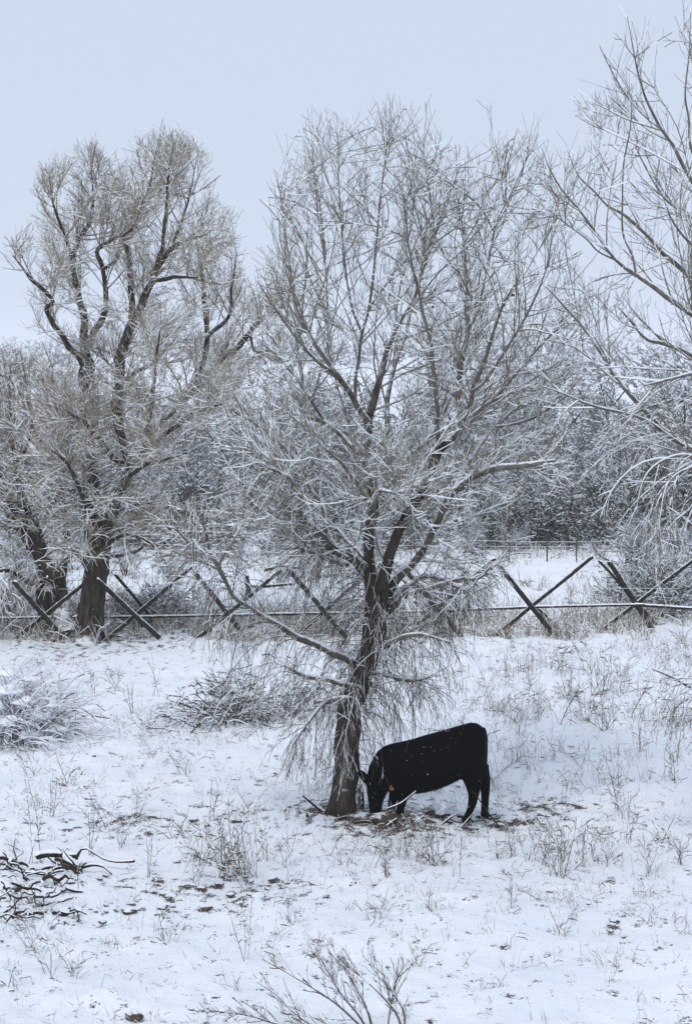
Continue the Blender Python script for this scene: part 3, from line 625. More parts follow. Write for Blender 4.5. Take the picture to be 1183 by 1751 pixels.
# ------------------------------------------------------------------ far edge of the field: thicket, evergreens, brush on the hill
def thicket_proto(seed, h, spread, mats, dens=(5, 7), ln=(.9, .42), thr=.05, n=9, droop=.1, r=(.05, .018, .011)):
    root = empty('thicket_tree', (0, 0, 0))
    g = np.random.default_rng(seed)
    global rng
    keep = rng; rng = g
    a = g.uniform(0, 6.28, n); e = np.abs(g.normal(.1, spread, n)); N0 = 9
    d = np.stack([np.cos(a) * np.sin(e), np.sin(a) * np.sin(e), np.cos(e)], 1)
    p = np.stack([g.normal(0, .25, n), g.normal(0, .25, n), np.full(n, -.05)], 1); L = h * g.uniform(.6, 1.05, n); out = np.zeros((n, N0, 3)); out[:, 0] = p
    for k in range(1, N0):
        d = d + g.normal(0, .16, (n, 3)); d[:, 2] += .03; d /= np.linalg.norm(d, axis=1, keepdims=True); p = p + d * (L / (N0 - 1))[:, None]; out[:, k] = p
    R = np.linspace(1, .25, N0)[None] * r[0] * g.uniform(.6, 1.2, (n, 1))
    b = Bag(); b.tubes(out, R, 6, .02, .45); link('trunk', b.mesh('trunk', True), [M[mats[0]], M['snow']], root)
    c = Bag(); src = (out, R); tr = lambda q: np.tile(np.array([0, 0, droop]), (len(q), 1))
    for k in range(2):
        Pn, Rn = spawn(src[0], src[1], dens[k], .12, 1., .8, .25, ln[k], r[k + 1], 5 if k == 0 else 4, tr, .14, .2, .5, rmin=r[k + 1] * .55)
        c.tubes(Pn, Rn, 4 if k == 0 else 3, .03 * g.uniform(.4, 1.2, len(Pn)), thr, spin=None if k == 0 else g.uniform(0, 6.28, len(Pn))); src = (Pn, Rn)
    Pn, Rn = spawn(src[0], src[1], 6.5, .15, 1., .7, .25, .24, r[2] * .8, 3, tr, .14, .1, .4, rmin=r[2] * .5)
    c.tubes(Pn, Rn, 3, .025 * g.uniform(.4, 1.2, len(Pn)), thr, spin=g.uniform(0, 6.28, len(Pn)))
    link('crown', c.mesh('crown'), [M[mats[1]], M['snow']], root)
    rng = keep
    return root
protos = [thicket_proto(500 + i, h, s, ('twig_dark', 'twig_far'), n=nn, thr=.42) for i, (h, s, nn) in enumerate([(3.9, .38, 10), (3.3, .5, 11), (4.4, .3, 9), (2.7, .6, 10)])]
dark = thicket_proto(520, 2.5, .55, ('twig_dark', 'evergreen'), dens=(9, 12), ln=(.7, .34), thr=.6, n=13, droop=0, r=(.04, .013, .008))
used = set()
def put(proto, loc, s, rz, label, cat, group, name=None):
    o = proto if proto.name not in used else copy_tree(proto)
    used.add(proto.name); o.location = loc; o.scale = (s * random.uniform(.85, 1.2), s * random.uniform(.85, 1.2), s * random.uniform(.88, 1.08)); o.rotation_euler = (0, 0, rz)
    if name: o.name = name
    tag(o, label, cat, group); return o
rt = random.Random(8)
TK = ['rounded', 'wide', 'tall narrow', 'low spreading']
for row, (Y, step, sc_lo, sc_hi) in enumerate([(61.5, 88, .62, .92), (66, 78, .85, 1.1), (72, 80, 1., 1.25), (82, 86, 1.05, 1.35)]):
    px = -60 + rt.uniform(0, 50)
    while px < 1250:
        Yj = Y + rt.uniform(-1.6, 1.6); x = (px - W / 2) * Yj / F
        lowgap = row == 0 and (270 < px < 520 and rt.random() < .5)
        if not lowgap:
            k = rt.randrange(4) if row else rt.choice([1, 3, 3, 0])
            put(protos[k], (x, Yj, float(gh(x, Yj)) - .05), rt.uniform(sc_lo, sc_hi), rt.uniform(0, 6.28), TK[k] + ' snow-dusted bare tree ' + ['at the front', 'just inside the front', 'in the middle', 'at the back'][row] + ' of the thicket across the field', 'tree', 'bare trees of the far thicket')
        px += step * rt.uniform(.7, 1.3)
for Y, num, slo, shi in ((104, 8, .7, 1.1), (135, 9, .7, 1.1), (180, 12, .7, 1.2)):
    for i in range(num):
        Yj = Y * rt.uniform(.93, 1.07); x = ((i + rt.uniform(.1, .9)) / num * 1300 - 60 - W / 2) * Yj / F
        put(protos[rt.randrange(4)], (x, Yj, float(gh(x, Yj)) - .05), rt.uniform(slo, shi), rt.uniform(0, 6.28), 'small snowy tree on the rising ground beyond the thicket', 'tree', 'trees on the slope beyond the thicket')
for px, py, s in ((1010, 934, 1.35), (1045, 936, 1.0), (960, 937, .7), (870, 937, .55), (835, 938, .6), (920, 934, .6), (300, 935, 1.0), (340, 936, .8), (255, 936, .8), (100, 930, 1.3), (1150, 930, 1.1), (700, 938, .7), (900, 938, .6), (520, 938, .7)):
    p = G(px, py); put(dark, p - np.array([0, 0, .05]), s, rt.uniform(0, 6.28), 'dark evergreen bush low among the snowy thicket', 'bush', 'dark bushes under the thicket', 'evergreen_bush')
for px, py, sz in ((40, 985, .45), (110, 975, .4), (215, 985, .35), (330, 960, .35), (380, 952, .45), (455, 950, .4), (560, 955, .4), (640, 950, .45), (1075, 965, .5), (1110, 985, .45), (1165, 970, .55), (1190, 1000, .5), (820, 948, .35), (300, 1000, .3), (480, 1008, .22), (880, 945, .3)):
    p = G(px, py); put(protos[3 if px % 2 else 1], p - np.array([0, 0, .03]), sz, rt.uniform(0, 6.28), 'low snowy bush in the open field behind the pole fence', 'bush', 'low bushes in the field behind the fence', 'snowy_bush')
# brush dotted over the far hillside: uncountable
V, T, n0 = [], [], 0
g = np.random.default_rng(77)
for i in range(2600):
    Y = 260 * math.exp(g.random() * 2.2); x = g.uniform(-.22, .22) * Y; z = float(gh(x, Y)); s = g.uniform(.5, 1.7) * (1 + Y / 900)
    if vnoise(np.array([x * .02]), np.array([Y * .012]), 5)[0] < .38: continue
    m_ = 34; c = g.normal(0, 1, (m_, 3)) * np.array([.75, .75, .4]) * s + np.array([x, Y, z + .55 * s]); c[:, 2] = np.maximum(c[:, 2], z)
    e1 = g.normal(0, .30, (m_, 3)) * s; e2 = g.normal(0, .30, (m_, 3)) * s
    V.append(np.stack([c, c + e1, c + e2], 1).reshape(-1, 3)); T.append(np.arange(m_ * 3).reshape(-1, 3) + n0); n0 += m_ * 3
T = np.concatenate(T); far_me = mesh_np('brush', np.concatenate(V), T=T, mt=(g.random(len(T)) < .45).astype(int))
tag(link('hillside_brush', far_me, [M['twig_far'], M['snow']]), 'brush dotted over the snowy far hillside', 'brush', kind='stuff')

# ------------------------------------------------------------------ crossed-pole fence
fb = G(590, 1088)
fence = empty('pole_fence', fb, 'dark fence of crossed leaning poles with snow on them and one long rail', 'fence')
def pole(name, a, b, w, ya, yb, mat='wood', snow=.012):
    pa, pb = P(a[0], a[1], ya), P(b[0], b[1], yb); n = 9
    t = np.linspace(0, 1, n)[:, None]; pts = pa * (1 - t) + pb * t
    r = np.linspace(1.05, .9, n) * w * ya / F / 2
    row = np.c_[pts, r]; me, _ = limb_mesh(name, row, 9, snow, .04, random.randint(0, 999), wobk=.25); me.transform(Matrix.Translation(-Vector(fb)))
    return link(name, me, [M[mat]], fence)
BUCKS = [(((10, 1106), (176, 973)), ((104, 1084), (24, 994))), (((178, 1098), (330, 968)), ((274, 1092), (165, 990))), (((335, 1094), (481, 975)), ((420, 1089), (332, 977))),
         (((500, 1092), (640, 972)), ((592, 1090), (492, 972))), (((690, 1088), (847, 955)), ((790, 1090), (690, 972))), (((842, 1090), (1013, 952)), ((950, 1089), (852, 967))), (((1030, 1076), (1186, 957)), ((1116, 1079), (1040, 960)))]
for (a, b), (c, d) in BUCKS:
    ya = G(*a)[1]; yc = G(*c)[1]; ym = (ya + yc) / 2
    pole('pole', a, b, 7, ym + .12, ym + .12); pole('pole', c, d, 9, ym - .05, ym - .05)
pole('brace', (262, 1058), (197, 982), 6, 41.9, 41.9); pole('brace', (1066, 1006), (1023, 958), 5, 42.6, 42.6)
pole('brace', (1128, 1076), (1092, 1034), 5, 42.4, 42.4); pole('brace', (968, 1089), (918, 1040), 7, 41.6, 41.6)
RAIL = [(-60, 1059), (78, 1056), (236, 1055), (392, 1052), (546, 1049), (735, 1046), (908, 1038), (1093, 1034), (1240, 1045)]
for i in range(len(RAIL) - 1):
    (x1, y1), (x2, y2) = RAIL[i], RAIL[i + 1]; pole('rail', (x1 - 8, y1 + .3), (x2 + 8, y2), 5.0 if i % 2 else 4.2, 41.1 + .06 * (i % 2), 41.15 + .06 * (i % 2), 'deadwood', .014)
def wire(par, off, pts, r, mat='steel'):
    q = spline(np.asarray(pts, float), 14); b = Bag(); b.tubes(q[None] - off, np.full((1, 14), r), 4, .004, .4)
    return link('wire', b.mesh('wire'), [M[mat], M['snow']], par)
for k, hgt in enumerate((.95,)):
    wire(fence, fb, [[x, 41.3 + .02 * k, float(gh(x, 41.3)) + hgt + .03 * math.sin(x * 2.2)] for x in np.linspace(-8, 8.2, 9)], .0028)
# thin steel-post wire fence across the field behind
wb = G(700, 962); wf = empty('wire_fence', wb, 'thin wire fence with slim steel posts across the field behind', 'fence')
tops = []
for px, py, hp in ((-20, 960, 42), (75, 961, 40), (170, 962, 44), (268, 963, 46), (345, 962, 42), (515, 962, 44), (620, 962, 40), (725, 962, 42), (825, 962, 40), (870, 962, 34), (935, 962, 40), (985, 961, 36), (1102, 960, 42), (1190, 960, 40)):
    p = G(px, py); q = P(px + random.uniform(-1, 1), py - hp, p[1])
    b = Bag(); t = np.linspace(0, 1, 4)[:, None]; pts = (p - np.array([0, 0, .1])) * (1 - t) + q * t
    b.tubes((pts - wb)[None], np.full((1, 4), .024), 4, 0, 2.); link('post', b.mesh('post'), [M['steel'], M['snow']], wf); tops.append((p, q))
for f in (.45, .7, .93):
    wire(wf, wb, [p * (1 - f) + q * f for p, q in tops], .005)
p = G(424, 1022); o = stick('fence_post', [(424, 1024, 11), (424, 1000, 11), (423, 983, 10)], p[1], 'short thick wooden post standing alone behind the pole fence', 'post', mat='wood', sides=10)
o = stick('fallen_rail', [(425, 1003, 6), (460, 1002, 6), (500, 1000, 5)], p[1] + 1.5, 'fallen rail lying in the snow beside the short wooden post', 'log', mat='wood', snow=.02)
o = stick('fallen_rail', [(452, 975, 6), (480, 968, 6), (515, 972, 5)], 52, 'weathered log lying in the field past the short wooden post', 'log', mat='wood', snow=.02)

# ------------------------------------------------------------------ shrubs
def shrub(name, base, label, cat, me, mats, group=None, clumps=(), s=1):
    root = empty(name, base, label, cat, group); link('stems', me, mats, root)
    for i, (x, y, z, a, b_, c) in enumerate(clumps):
        o = link('snow_clump', blob_mesh('snow_clump', i * 13 + int(abs(base[0]) * 100), a * .85, b_ * .85, c * .85, .34, 3, .35), [M['snow']], root, (x, y, z))
    root.scale = (s, s, s); return root
cl = [(-.15, -.3, .78, .24, .2, .10), (.12, -.4, .62, .2, .18, .10), (.38, -.42, .40, .18, .16, .09), (-.38, -.45, .6, .24, .2, .12), (-.05, -.55, .36, .22, .18, .10), (.5, -.3, .55, .12, .12, .06), (-.2, -.1, 1.0, .2, .18, .08), (.62, -.4, .2, .16, .14, .07), (-.4, -.6, .25, .26, .2, .11), (.25, -.6, .16, .2, .16, .08), (.1, 0, .9, .16, .14, .07)]
b = G(35, 1262)
shrub('snowy_shrub', b, 'rounded grey shrub with heavy snow clumps on its arching stems', 'shrub', shrub_mesh(31, 330, 1.25, .75, (.18, -.05), 1, (6, 6), (.3, .15), (.006, .0045, .003), -.7, .016, -.15, .33, arch=1), [M['weed'], M['snow']], clumps=cl)
b = G(395, 1232)
shrub('tangled_shrub', b, 'wide dark tangled shrub half buried in snow behind the tree', 'shrub', shrub_mesh(32, 240, .85, 1.0, (0, 0), 2, (9, 8), (.3, .15), (.008, .006, .004), -.8, .012, .25, .42, arch=1), [M['twig_dark'], M['snow']], clumps=[(-.35, -.1, .35, .18, .15, .06), (.05, .1, .5, .2, .16, .06), (.3, 0, .42, .14, .12, .05)])
b = G(500, 1225)
shrub('tangled_shrub', b, 'small dark shrub under the hanging twigs behind the trunk', 'shrub', shrub_mesh(33, 110, .6, 1.0, (0, 0), 2, (8, 8), (.25, .12), (.007, .005, .004), -.8, .012, .25, .3, arch=1), [M['twig_dark'], M['snow']])
for i, (px, py, h, n, sp, lab) in enumerate([(1120, 1055, 1.35, 150, .75, 'snow-laden leafy bush behind the end of the pole fence'), (1065, 1035, .8, 100, .8, 'low snow-covered bush between the fence poles'), (1175, 1040, 1.3, 120, .7, 'leafy snow-covered bush beside the last crossed poles'),
                                        (60, 1040, .9, 110, .8, 'scrubby snow-covered bush under the leaning trunks'), (20, 1075, .8, 60, .8, 'low twiggy bush before the leaning trunks'), (130, 1080, .75, 60, .8, 'dark twiggy bush between the leaning trunks and the old trunk'), (285, 1068, .8, 90, .8, 'twiggy bush tangled in the crossed poles near the old trunk'), (225, 1070, .7, 90, .9, 'dark twiggy undergrowth bush at the foot of the old trunk')]):
    b = G(px, py); shrub('fence_bush', b, lab, 'bush', shrub_mesh(60 + i, n, h, sp, (0, 0), 2, (11, 10), (.34, .17), (.010, .007, .0065), -.2, .014, .15, .25), [M['evergreen'] if i < 3 else M['weed'], M['snow']], 'bushes along the fence')
# open shrub at the near edge
b = G(640, 1775); DF = float(b[1])
LF = [([(645, 1780, 7), (632, 1740, 6), (615, 1700, 5), (590, 1660, 4), (570, 1625, 2.5)], 0, .1), ([(650, 1785, 7), (600, 1740, 5), (560, 1705, 4), (510, 1675, 3), (468, 1650, 2)], 0, -.15),
      ([(640, 1790, 7), (560, 1760, 6), (480, 1752, 5), (420, 1735, 4), (345, 1730, 2)], 0, -.1), ([(690, 1785, 7), (680, 1740, 6), (655, 1705, 5), (615, 1668, 4), (575, 1645, 2)], 0, .2),
      ([(690, 1785, 6), (690, 1730, 5), (665, 1690, 4), (640, 1660, 3), (628, 1635, 2)], 0, .25), ([(640, 1780, 6), (612, 1735, 5), (583, 1700, 4), (560, 1660, 3), (545, 1630, 2)], 0, -.3),
      ([(660, 1780, 5), (668, 1720, 4), (676, 1680, 3), (690, 1650, 2)], 0, 0), ([(640, 1785, 5), (585, 1770, 4), (520, 1745, 4), (470, 1700, 3), (440, 1680, 2)], 0, .3)]
trF = lambda q: np.tile(np.array([-.1, 0, .35]), (len(q), 1))
build_tree('open_shrub', b, 'sparse open shrub with bare fanning stems at the near edge of the field', 'shrub', LF, DF, [
    dict(src=0, out=1, dens=26, tmin=.25, tmax=1., ang=.55, asd=.2, length=.30, rad=.0034, N=5, trop=trF, wob=.06, upbias=.3, lfall=.5, sides=4, snow=.004, thr=.35, rmin=.002),
    dict(src=1, out=2, dens=20, tmin=.2, tmax=1., ang=.6, asd=.15, length=.09, rad=.0023, N=3, trop=trF, wob=.06, upbias=.3, lfall=.4, sides=3, snow=.006, thr=.3, rmin=.0018)], barks=('bark_limb', 'bark_limb'), twig='weed', seed=140)

# ------------------------------------------------------------------ weeds and grass
wp = []
for i, (n, h, sp, lv, d1, l1) in enumerate([(7, .55, .35, 2, 14, .18), (4, .75, .2, 2, 12, .14), (8, .5, .42, 2, 12, .15), (3, .85, .12, 1, 16, .07), (11, .62, .5, 2, 10, .16), (9, .35, .45, 1, 10, .1)]):
    wp.append(shrub_mesh(200 + i, n, h, sp, (0, 0), lv, (d1, 12), (l1, .08), (.0042, .0032, .0026), -.12, .008, .3, .05))
    [wp[-1].materials.append(m) for m in (M['weed'], M['snow'])]
WK = ['forked clump of', 'few tall upright', 'low spreading clump of', 'single tall stalk among', 'wide bushy clump of', 'short thin tuft of']
def weed(px, py, k, s, label, group):
    label = WK[k] + ' ' + label
    p = G(px, py); o = bpy.data.objects.new('dry_weed', wp[k]); COL.objects.link(o); o.location = p; o.scale = (s, s, s * rt.uniform(.85, 1.15)); o.rotation_euler = (0, 0, rt.uniform(0, 6.28)); tag(o, label, 'weed', group)
zones = [
 ('dry weeds between the brush pile and the trunk', 'weeds between brush pile and trunk', [(400, 1490, 4, 1.3), (380, 1500, 2, 1.2), (345, 1480, 0, 1.1), (430, 1495, 4, 1.), (455, 1470, 1, .9), (490, 1480, 0, .8), (250, 1500, 1, .9), (330, 1510, 0, .8), (370, 1480, 4, 1.1), (420, 1520, 0, .8)]),
 ('dry weeds in front of the cow', 'weeds in front of the cow', [(640, 1465, 0, .8), (690, 1470, 4, .9), (720, 1475, 2, 1.), (750, 1480, 4, 1.), (780, 1500, 3, .8), (590, 1480, 5, .9), (660, 1500, 2, .8), (710, 1440, 0, .8), (735, 1445, 4, .7), (640, 1490, 0, .7), (565, 1470, 0, .7)]),
 ('dry weeds on snow past the tail of the cow', 'weeds past the tail of the cow', [(950, 1500, 4, 1.1), (930, 1480, 2, 1.), (1000, 1480, 1, 1.), (1060, 1390, 3, 1.1), (1070, 1440, 1, 1.), (880, 1470, 1, .9), (1010, 1460, 0, 1.), (960, 1470, 0, 1.1), (905, 1475, 0, .9), (1110, 1500, 0, .9), (1160, 1480, 2, 1.), (1065, 1400, 0, .9), (1130, 1440, 5, 1.), (855, 1470, 5, .8), (1040, 1480, 0, .8), (1150, 1340, 1, .9)]),
 ('thin dry weeds in the far snow before the fence', 'weeds before the fence', [(1020, 1190, 4, 1.5), (1000, 1230, 2, 1.4), (1040, 1250, 4, 1.2), (960, 1240, 0, 1.2), (900, 1180, 1, 1.1), (860, 1160, 1, 1.1), (880, 1240, 0, 1.1), (1080, 1230, 0, 1.2), (940, 1150, 0, 1.2), (1090, 1290, 1, 1.1), (230, 1220, 1, 1.1), (270, 1190, 3, 1.1), (200, 1180, 0, 1.1), (160, 1190, 1, 1.), (250, 1250, 5, 1.1), (1010, 1150, 0, 1.2), (980, 1200, 4, 1.2), (850, 1215, 5, 1.2), (1060, 1160, 2, 1.2), (915, 1220, 2, 1.)]),
 ('dry weeds poking through the near snow', 'weeds in the near snow', [(425, 1650, 3, .9), (290, 1612, 5, 1.), (960, 1600, 5, .8), (715, 1650, 5, .6), (90, 1672, 0, .8), (130, 1675, 2, .7), (60, 1625, 0, .7), (740, 1560, 5, 1.), (640, 1580, 5, 1.), (500, 1580, 5, .9), (870, 1560, 1, .7), (1110, 1580, 5, .8), (400, 1700, 5, .6), (1050, 1650, 5, .6), (850, 1690, 5, .6), (20, 1690, 5, .9), (690, 1740, 5, .7)]),
 ('dry weeds beyond the brush pile', 'weeds beyond the brush pile', [(65, 1470, 3, 1.2), (150, 1460, 1, 1.), (210, 1455, 0, .9), (300, 1440, 5, 1.2), (180, 1420, 0, .9), (85, 1400, 1, 1.), (240, 1400, 0, .8), (360, 1400, 1, 1.), (430, 1390, 5, 1.1), (120, 1340, 5, 1.2), (320, 1330, 0, .9), (60, 1330, 0, .9)]),
]
for lab, grp, L in zones:
    for px, py, k, s in L: weed(px, py, k, s, lab, grp)
def grass(name, label, n, area, hgt, r, mat, snow, thr, mask, seed, per=(5, 12), flop=.55):
    g = np.random.default_rng(seed); global rng
    keep = rng; rng = g
    x = g.uniform(area[0], area[1], n * 3); y = g.uniform(area[2] ** .5, area[3] ** .5, n * 3) ** 2
    m = g.random(n * 3) < mask(x, y); x, y = x[m][:n], y[m][:n]
    c = g.integers(per[0], per[1], len(x)); i = np.repeat(np.arange(len(x)), c); k = len(i)
    bx, by = x[i] + g.normal(0, .05, k), y[i] + g.normal(0, .05, k); L = hgt * g.uniform(.35, 1.15, k) * g.uniform(.6, 1.2, len(x))[i]
    a = g.uniform(0, 6.28, k); e = np.abs(g.normal(0, flop, k)); d = np.stack([np.cos(a) * np.sin(e), np.sin(a) * np.sin(e), np.cos(e)], 1)
    p = np.stack([bx, by, gh(bx, by) - .01], 1); o = [p]
    bend = np.abs(g.normal(0, .5, (k, 1)))
    for s in range(2):
        d = d + np.array([0, 0, -1.]) * bend * (s > 0) * 1.4 + g.normal(0, .12, (k, 3)); d /= np.linalg.norm(d, axis=1, keepdims=True); p = p + d * (L / 2)[:, None]; p[:, 2] = np.maximum(p[:, 2], gh(p[:, 0], p[:, 1]) + .01); o.append(p)
    b = Bag(); b.tubes(np.stack(o, 1), np.array([1, .85, .45])[None] * r * g.uniform(.6, 1.3, (k, 1)), 3, snow * g.uniform(.2, 1.3, k), thr, spin=np.where(g.random(k) < .5, 0, math.pi) + g.uniform(-.6, .6, k))
    rng = keep
    return tag(link(name, b.mesh(name), [M[mat], M['snow']]), label, 'grass', kind='stuff')
patch = lambda x, y: np.clip(vnoise(x * .7, y * .5, 21) * 2.2 - .65, .06, 1)
grass('grass', 'short dry grass poking through the snow over the field', 3000, (-7.5, 7.5, 16.5, 39), .18, .0017, 'weed', .006, .2, lambda x, y: patch(x, y) * np.interp(y, [17, 19.5, 21.5], [.25, .35, 1]), 301, (3, 9), .7)
grass('grass', 'taller dry grass in the snow before the fence on the open side', 700, (1.2, 8, 26.5, 40), .42, .0026, 'weed', .010, .1, lambda x, y: np.clip(vnoise(x * .8, y * .6, 23) * 2 - .5, .05, 1), 302, (3, 8), .5)
grass('tall_grass', 'tall straw-coloured snowy grass along the foot of the fence', 1100, (-9, 9.5, 40.2, 44), .62, .0055, 'straw', .012, .2, lambda x, y: np.clip(vnoise(x * .9, y * .7, 24) * 2.4 - .5, .1, 1), 303, (6, 12), .5)
grass('tall_grass', 'snow-bent grass tufts over the field behind the fence', 1100, (-13, 13, 45, 60), .4, .006, 'straw', .012, .1, lambda x, y: np.clip(vnoise(x * .5, y * .8, 25) * 2.4 - .9, .02, 1), 304, (5, 9), .7)

# ------------------------------------------------------------------ stones
stm = []
for i in range(6):
    me = blob_mesh('stone', 900 + i, .5, .4, .24, .16, 3, .3); me.materials.append(M['stone']); stm.append(me)
def stone(px, py, w, label, group=None, lift=.10):
    p = G(px, py); s = w * p[1] / F; o = bpy.data.objects.new('stone', stm[rt.randrange(6)]); COL.objects.link(o)
    o.location = p + np.array([0, 0, s * (lift - .10)]); o.scale = (s * rt.uniform(.9, 1.1), s * rt.uniform(.8, 1.2), s * rt.uniform(.7, 1.1)); o.rotation_euler = (rt.uniform(-.15, .15), rt.uniform(-.15, .15), rt.uniform(0, 6.28)); tag(o, label, 'stone', group)
stone(362, 1704, 38, 'bare brown stone by itself beside the open near shrub')
stone(232, 1737, 46, 'largest brown stone, split and bare, at the near edge of the snow')
for px, py, w in ((468, 1505, 22), (440, 1535, 34), (430, 1530, 20), (352, 1553, 26), (300, 1522, 22), (292, 1532, 22), (222, 1557, 26), (175, 1577, 16), (375, 1512, 18), (345, 1520, 20), (395, 1530, 20), (490, 1510, 14), (410, 1545, 16)):
    stone(px, py, w, 'brown stone showing through the snow below the dry weed clump', 'stones below the weed clump')
for px, py, w in ((906, 1563, 24), (878, 1586, 24), (1050, 1573, 20), (1048, 1582, 20), (1043, 1591, 16), (958, 1556, 14)):
    stone(px, py, w, 'small brown stone on the open snow past the tail of the cow', 'stones on the open snow', .06)
for px, py, w in ((986, 1371, 24), (955, 1374, 18), (855, 1410, 20), (870, 1405, 14)):
    stone(px, py, w, 'dark clod of bare earth on the trodden snow behind the cow', 'earth clods behind the cow', .03)
for i in range(46):
    stone(rt.uniform(110, 520), rt.uniform(1488, 1560), rt.uniform(8, 16), 'snow-capped pebble in the stony patch beside the brush pile', 'pebbles beside the brush pile', .02)
for i in range(70):
    stone(rt.uniform(0, 1180), rt.uniform(1430, 1745), rt.uniform(4, 9), 'tiny dark pebble poking out of the snow', 'tiny pebbles over the snow', .0)
for i in range(26):
    stone(rt.uniform(0, 420), rt.uniform(1385, 1430), rt.uniform(9, 20), 'flat dark stone in the row beyond the brush pile', 'stones beyond the brush pile', .0)

# ------------------------------------------------------------------ brush pile and the debris at the foot of the tree
BP, BG_ = 'branches of the brush pile', 'dead wood round the tree foot'
stick('dead_branch', [(130, 1470, 7), (137, 1455, 6), (144, 1450, 5), (156, 1455, 5), (176, 1468, 5), (196, 1474, 5), (218, 1474, 7), (229, 1472, 9)], 22.6, 'thin black branch arching out of the brush pile with a knob at its end', 'branch', BP, dY=-.3, snow=.004)
stick('dead_branch', [(140, 1484, 8), (160, 1479, 6), (178, 1482, 5), (192, 1496, 3)], 22.3, 'short black branch curving down beside the brush pile', 'branch', BP, dY=-.2, snow=.01)
stick('log', [(112, 1468, 20), (122, 1478, 22), (136, 1492, 18)], 22.4, 'charred thick log end standing out of the brush pile', 'log', BP, dY=-.2, sides=10)
stick('log', [(62, 1462, 14), (80, 1458, 15), (110, 1463, 12), (132, 1466, 9)], 22.6, 'snow-topped log on top of the brush pile', 'log', BP, sides=10, snow=.015)
stick('log', [(-20, 1522, 20), (4, 1500, 18), (20, 1468, 10)], 22.0, 'dark stub leaning up at the edge of the brush pile', 'log', BP, sides=10)
stick('log', [(-25, 1580, 13), (15, 1572, 12), (52, 1562, 9)], 20.9, 'snow-covered log lying at the foot of the brush pile', 'log', BP, sides=10, snow=.045)
stick('log', [(0, 1545, 26), (14, 1530, 24), (26, 1515, 16)], 21.4, 'split dark stump piece in the brush pile', 'log', BP, sides=10, snow=.03)
stick('log', [(104, 1560, 13), (120, 1546, 11), (142, 1534, 8)], 21.3, 'crooked black piece of wood beside the brush pile', 'log', BP, dY=.3, sides=9, snow=.03)
for i in range(70):
    px, py = rt.uniform(-15, 140), rt.uniform(1468, 1572); Y = float(G(px, py + 6)[1]); a = rt.uniform(-.6, .8) if rt.random() < .6 else rt.uniform(.7, 2.3); l = rt.uniform(22, 75); w = rt.choice([1.5, 2, 2.5, 3, 4, 6])
    dx, dy = math.cos(a) * l / 2, -math.sin(a) * l / 2 * rt.choice([.5, .7, 1.]); jt = lambda k: rt.uniform(-k, k); mk = rt.choice(['deadwood', 'rotten'])
    stick('dead_branch', [(px - dx, py - dy, w), (px - dx * .5 + jt(4), py - dy * .5 + jt(5), w), (px + jt(4), py + jt(6), w * .9), (px + dx * .6 + jt(4), py + dy * .6 + jt(5), w * .7), (px + dx, py + dy, w * .4)], Y, ('thick ' if w > 3.5 else 'slim ' if w > 2 else 'very thin ') + ('upright ' if abs(math.sin(a)) > .8 else 'flat-lying ' if abs(math.sin(a)) < .3 else 'slanting ') + ('snow-topped' if mk == 'deadwood' else 'dark') + ' dead branch heaped in the brush pile', 'branch', 'branches heaped in the brush pile', dY=rt.uniform(-.3, .3), snow=rt.uniform(.004, .02), mat=mk)
deb = [([(517, 1361, 3), (531, 1372, 4), (551, 1389, 5), (560, 1397, 5)], 25.0, 'thin stick leaning at the foot of the trunk'), ([(523, 1405, 6), (525, 1391, 5)], 24.7, 'short peg-like stub sticking up near the trunk'),
       ([(524, 1409, 6), (538, 1401, 8), (560, 1408, 6)], 24.75, 'bowed black branch lying in front of the trunk'), ([(620, 1408, 16), (632, 1398, 17), (650, 1394, 12)], 24.7, 'dark rotten log between the trunk and the cow'),
       ([(655, 1411, 20), (685, 1405, 22), (718, 1411, 16)], 24.6, 'thick dark log lying under the head of the cow'), ([(722, 1398, 10), (735, 1390, 15), (744, 1389, 12)], 24.75, 'broken log end beside the thick dark log'),
       ([(662, 1384, 5), (685, 1374, 6), (711, 1353, 4)], 24.45, 'snow-lined branch leaning up before the forelegs of the cow'), ([(745, 1419, 7), (762, 1403, 7), (781, 1391, 3)], 24.4, 'snowy crooked branch between fore and hind legs'),
       ([(783, 1421, 6), (797, 1405, 6), (812, 1388, 3)], 24.35, 'snowy branch lying by the hind hooves'), ([(648, 1422, 7), (662, 1412, 7), (678, 1400, 5)], 24.35, 'snow-covered stick in front of the rotten log'),
       ([(590, 1400, 10), (612, 1394, 12), (640, 1398, 8)], 24.75, 'dark root-like branch at the trunk base'), ([(690, 1400, 7), (720, 1402, 6), (770, 1394, 3)], 24.7, 'long thin stick lying across the dark log'),
       ([(560, 1402, 8), (575, 1412, 7), (600, 1410, 4)], 24.6, 'snow-topped stick beside the trunk base'), ([(805, 1350, 2), (822, 1372, 2.5), (840, 1398, 3), (852, 1412, 3)], 24.5, 'thin bent stalk crossing the hind leg of the cow')]
for pts, Y, lab in deb: stick('log' if ' log' in lab else 'dead_branch', [(x, y, w * (.65 if 'snow' in lab else 1)) for x, y, w in pts], Y, lab, 'log' if ' log' in lab else 'branch', BG_, mat='deadwood' if 'snow' in lab else 'rotten', snow=.012)
for i in range(13):
    x0 = rt.uniform(600, 612); stick('dead_branch', [(rt.uniform(598, 632), 1394, 2.5), (rt.uniform(602, 628), 1368, 2.2), (x0 + rt.uniform(0, 16), rt.uniform(1325, 1360), 1.4)], rt.uniform(25.0, 25.4), 'thin upright twig between the trunk and the head of the cow', 'branch', 'twigs beside the trunk', snow=.004, sides=5)
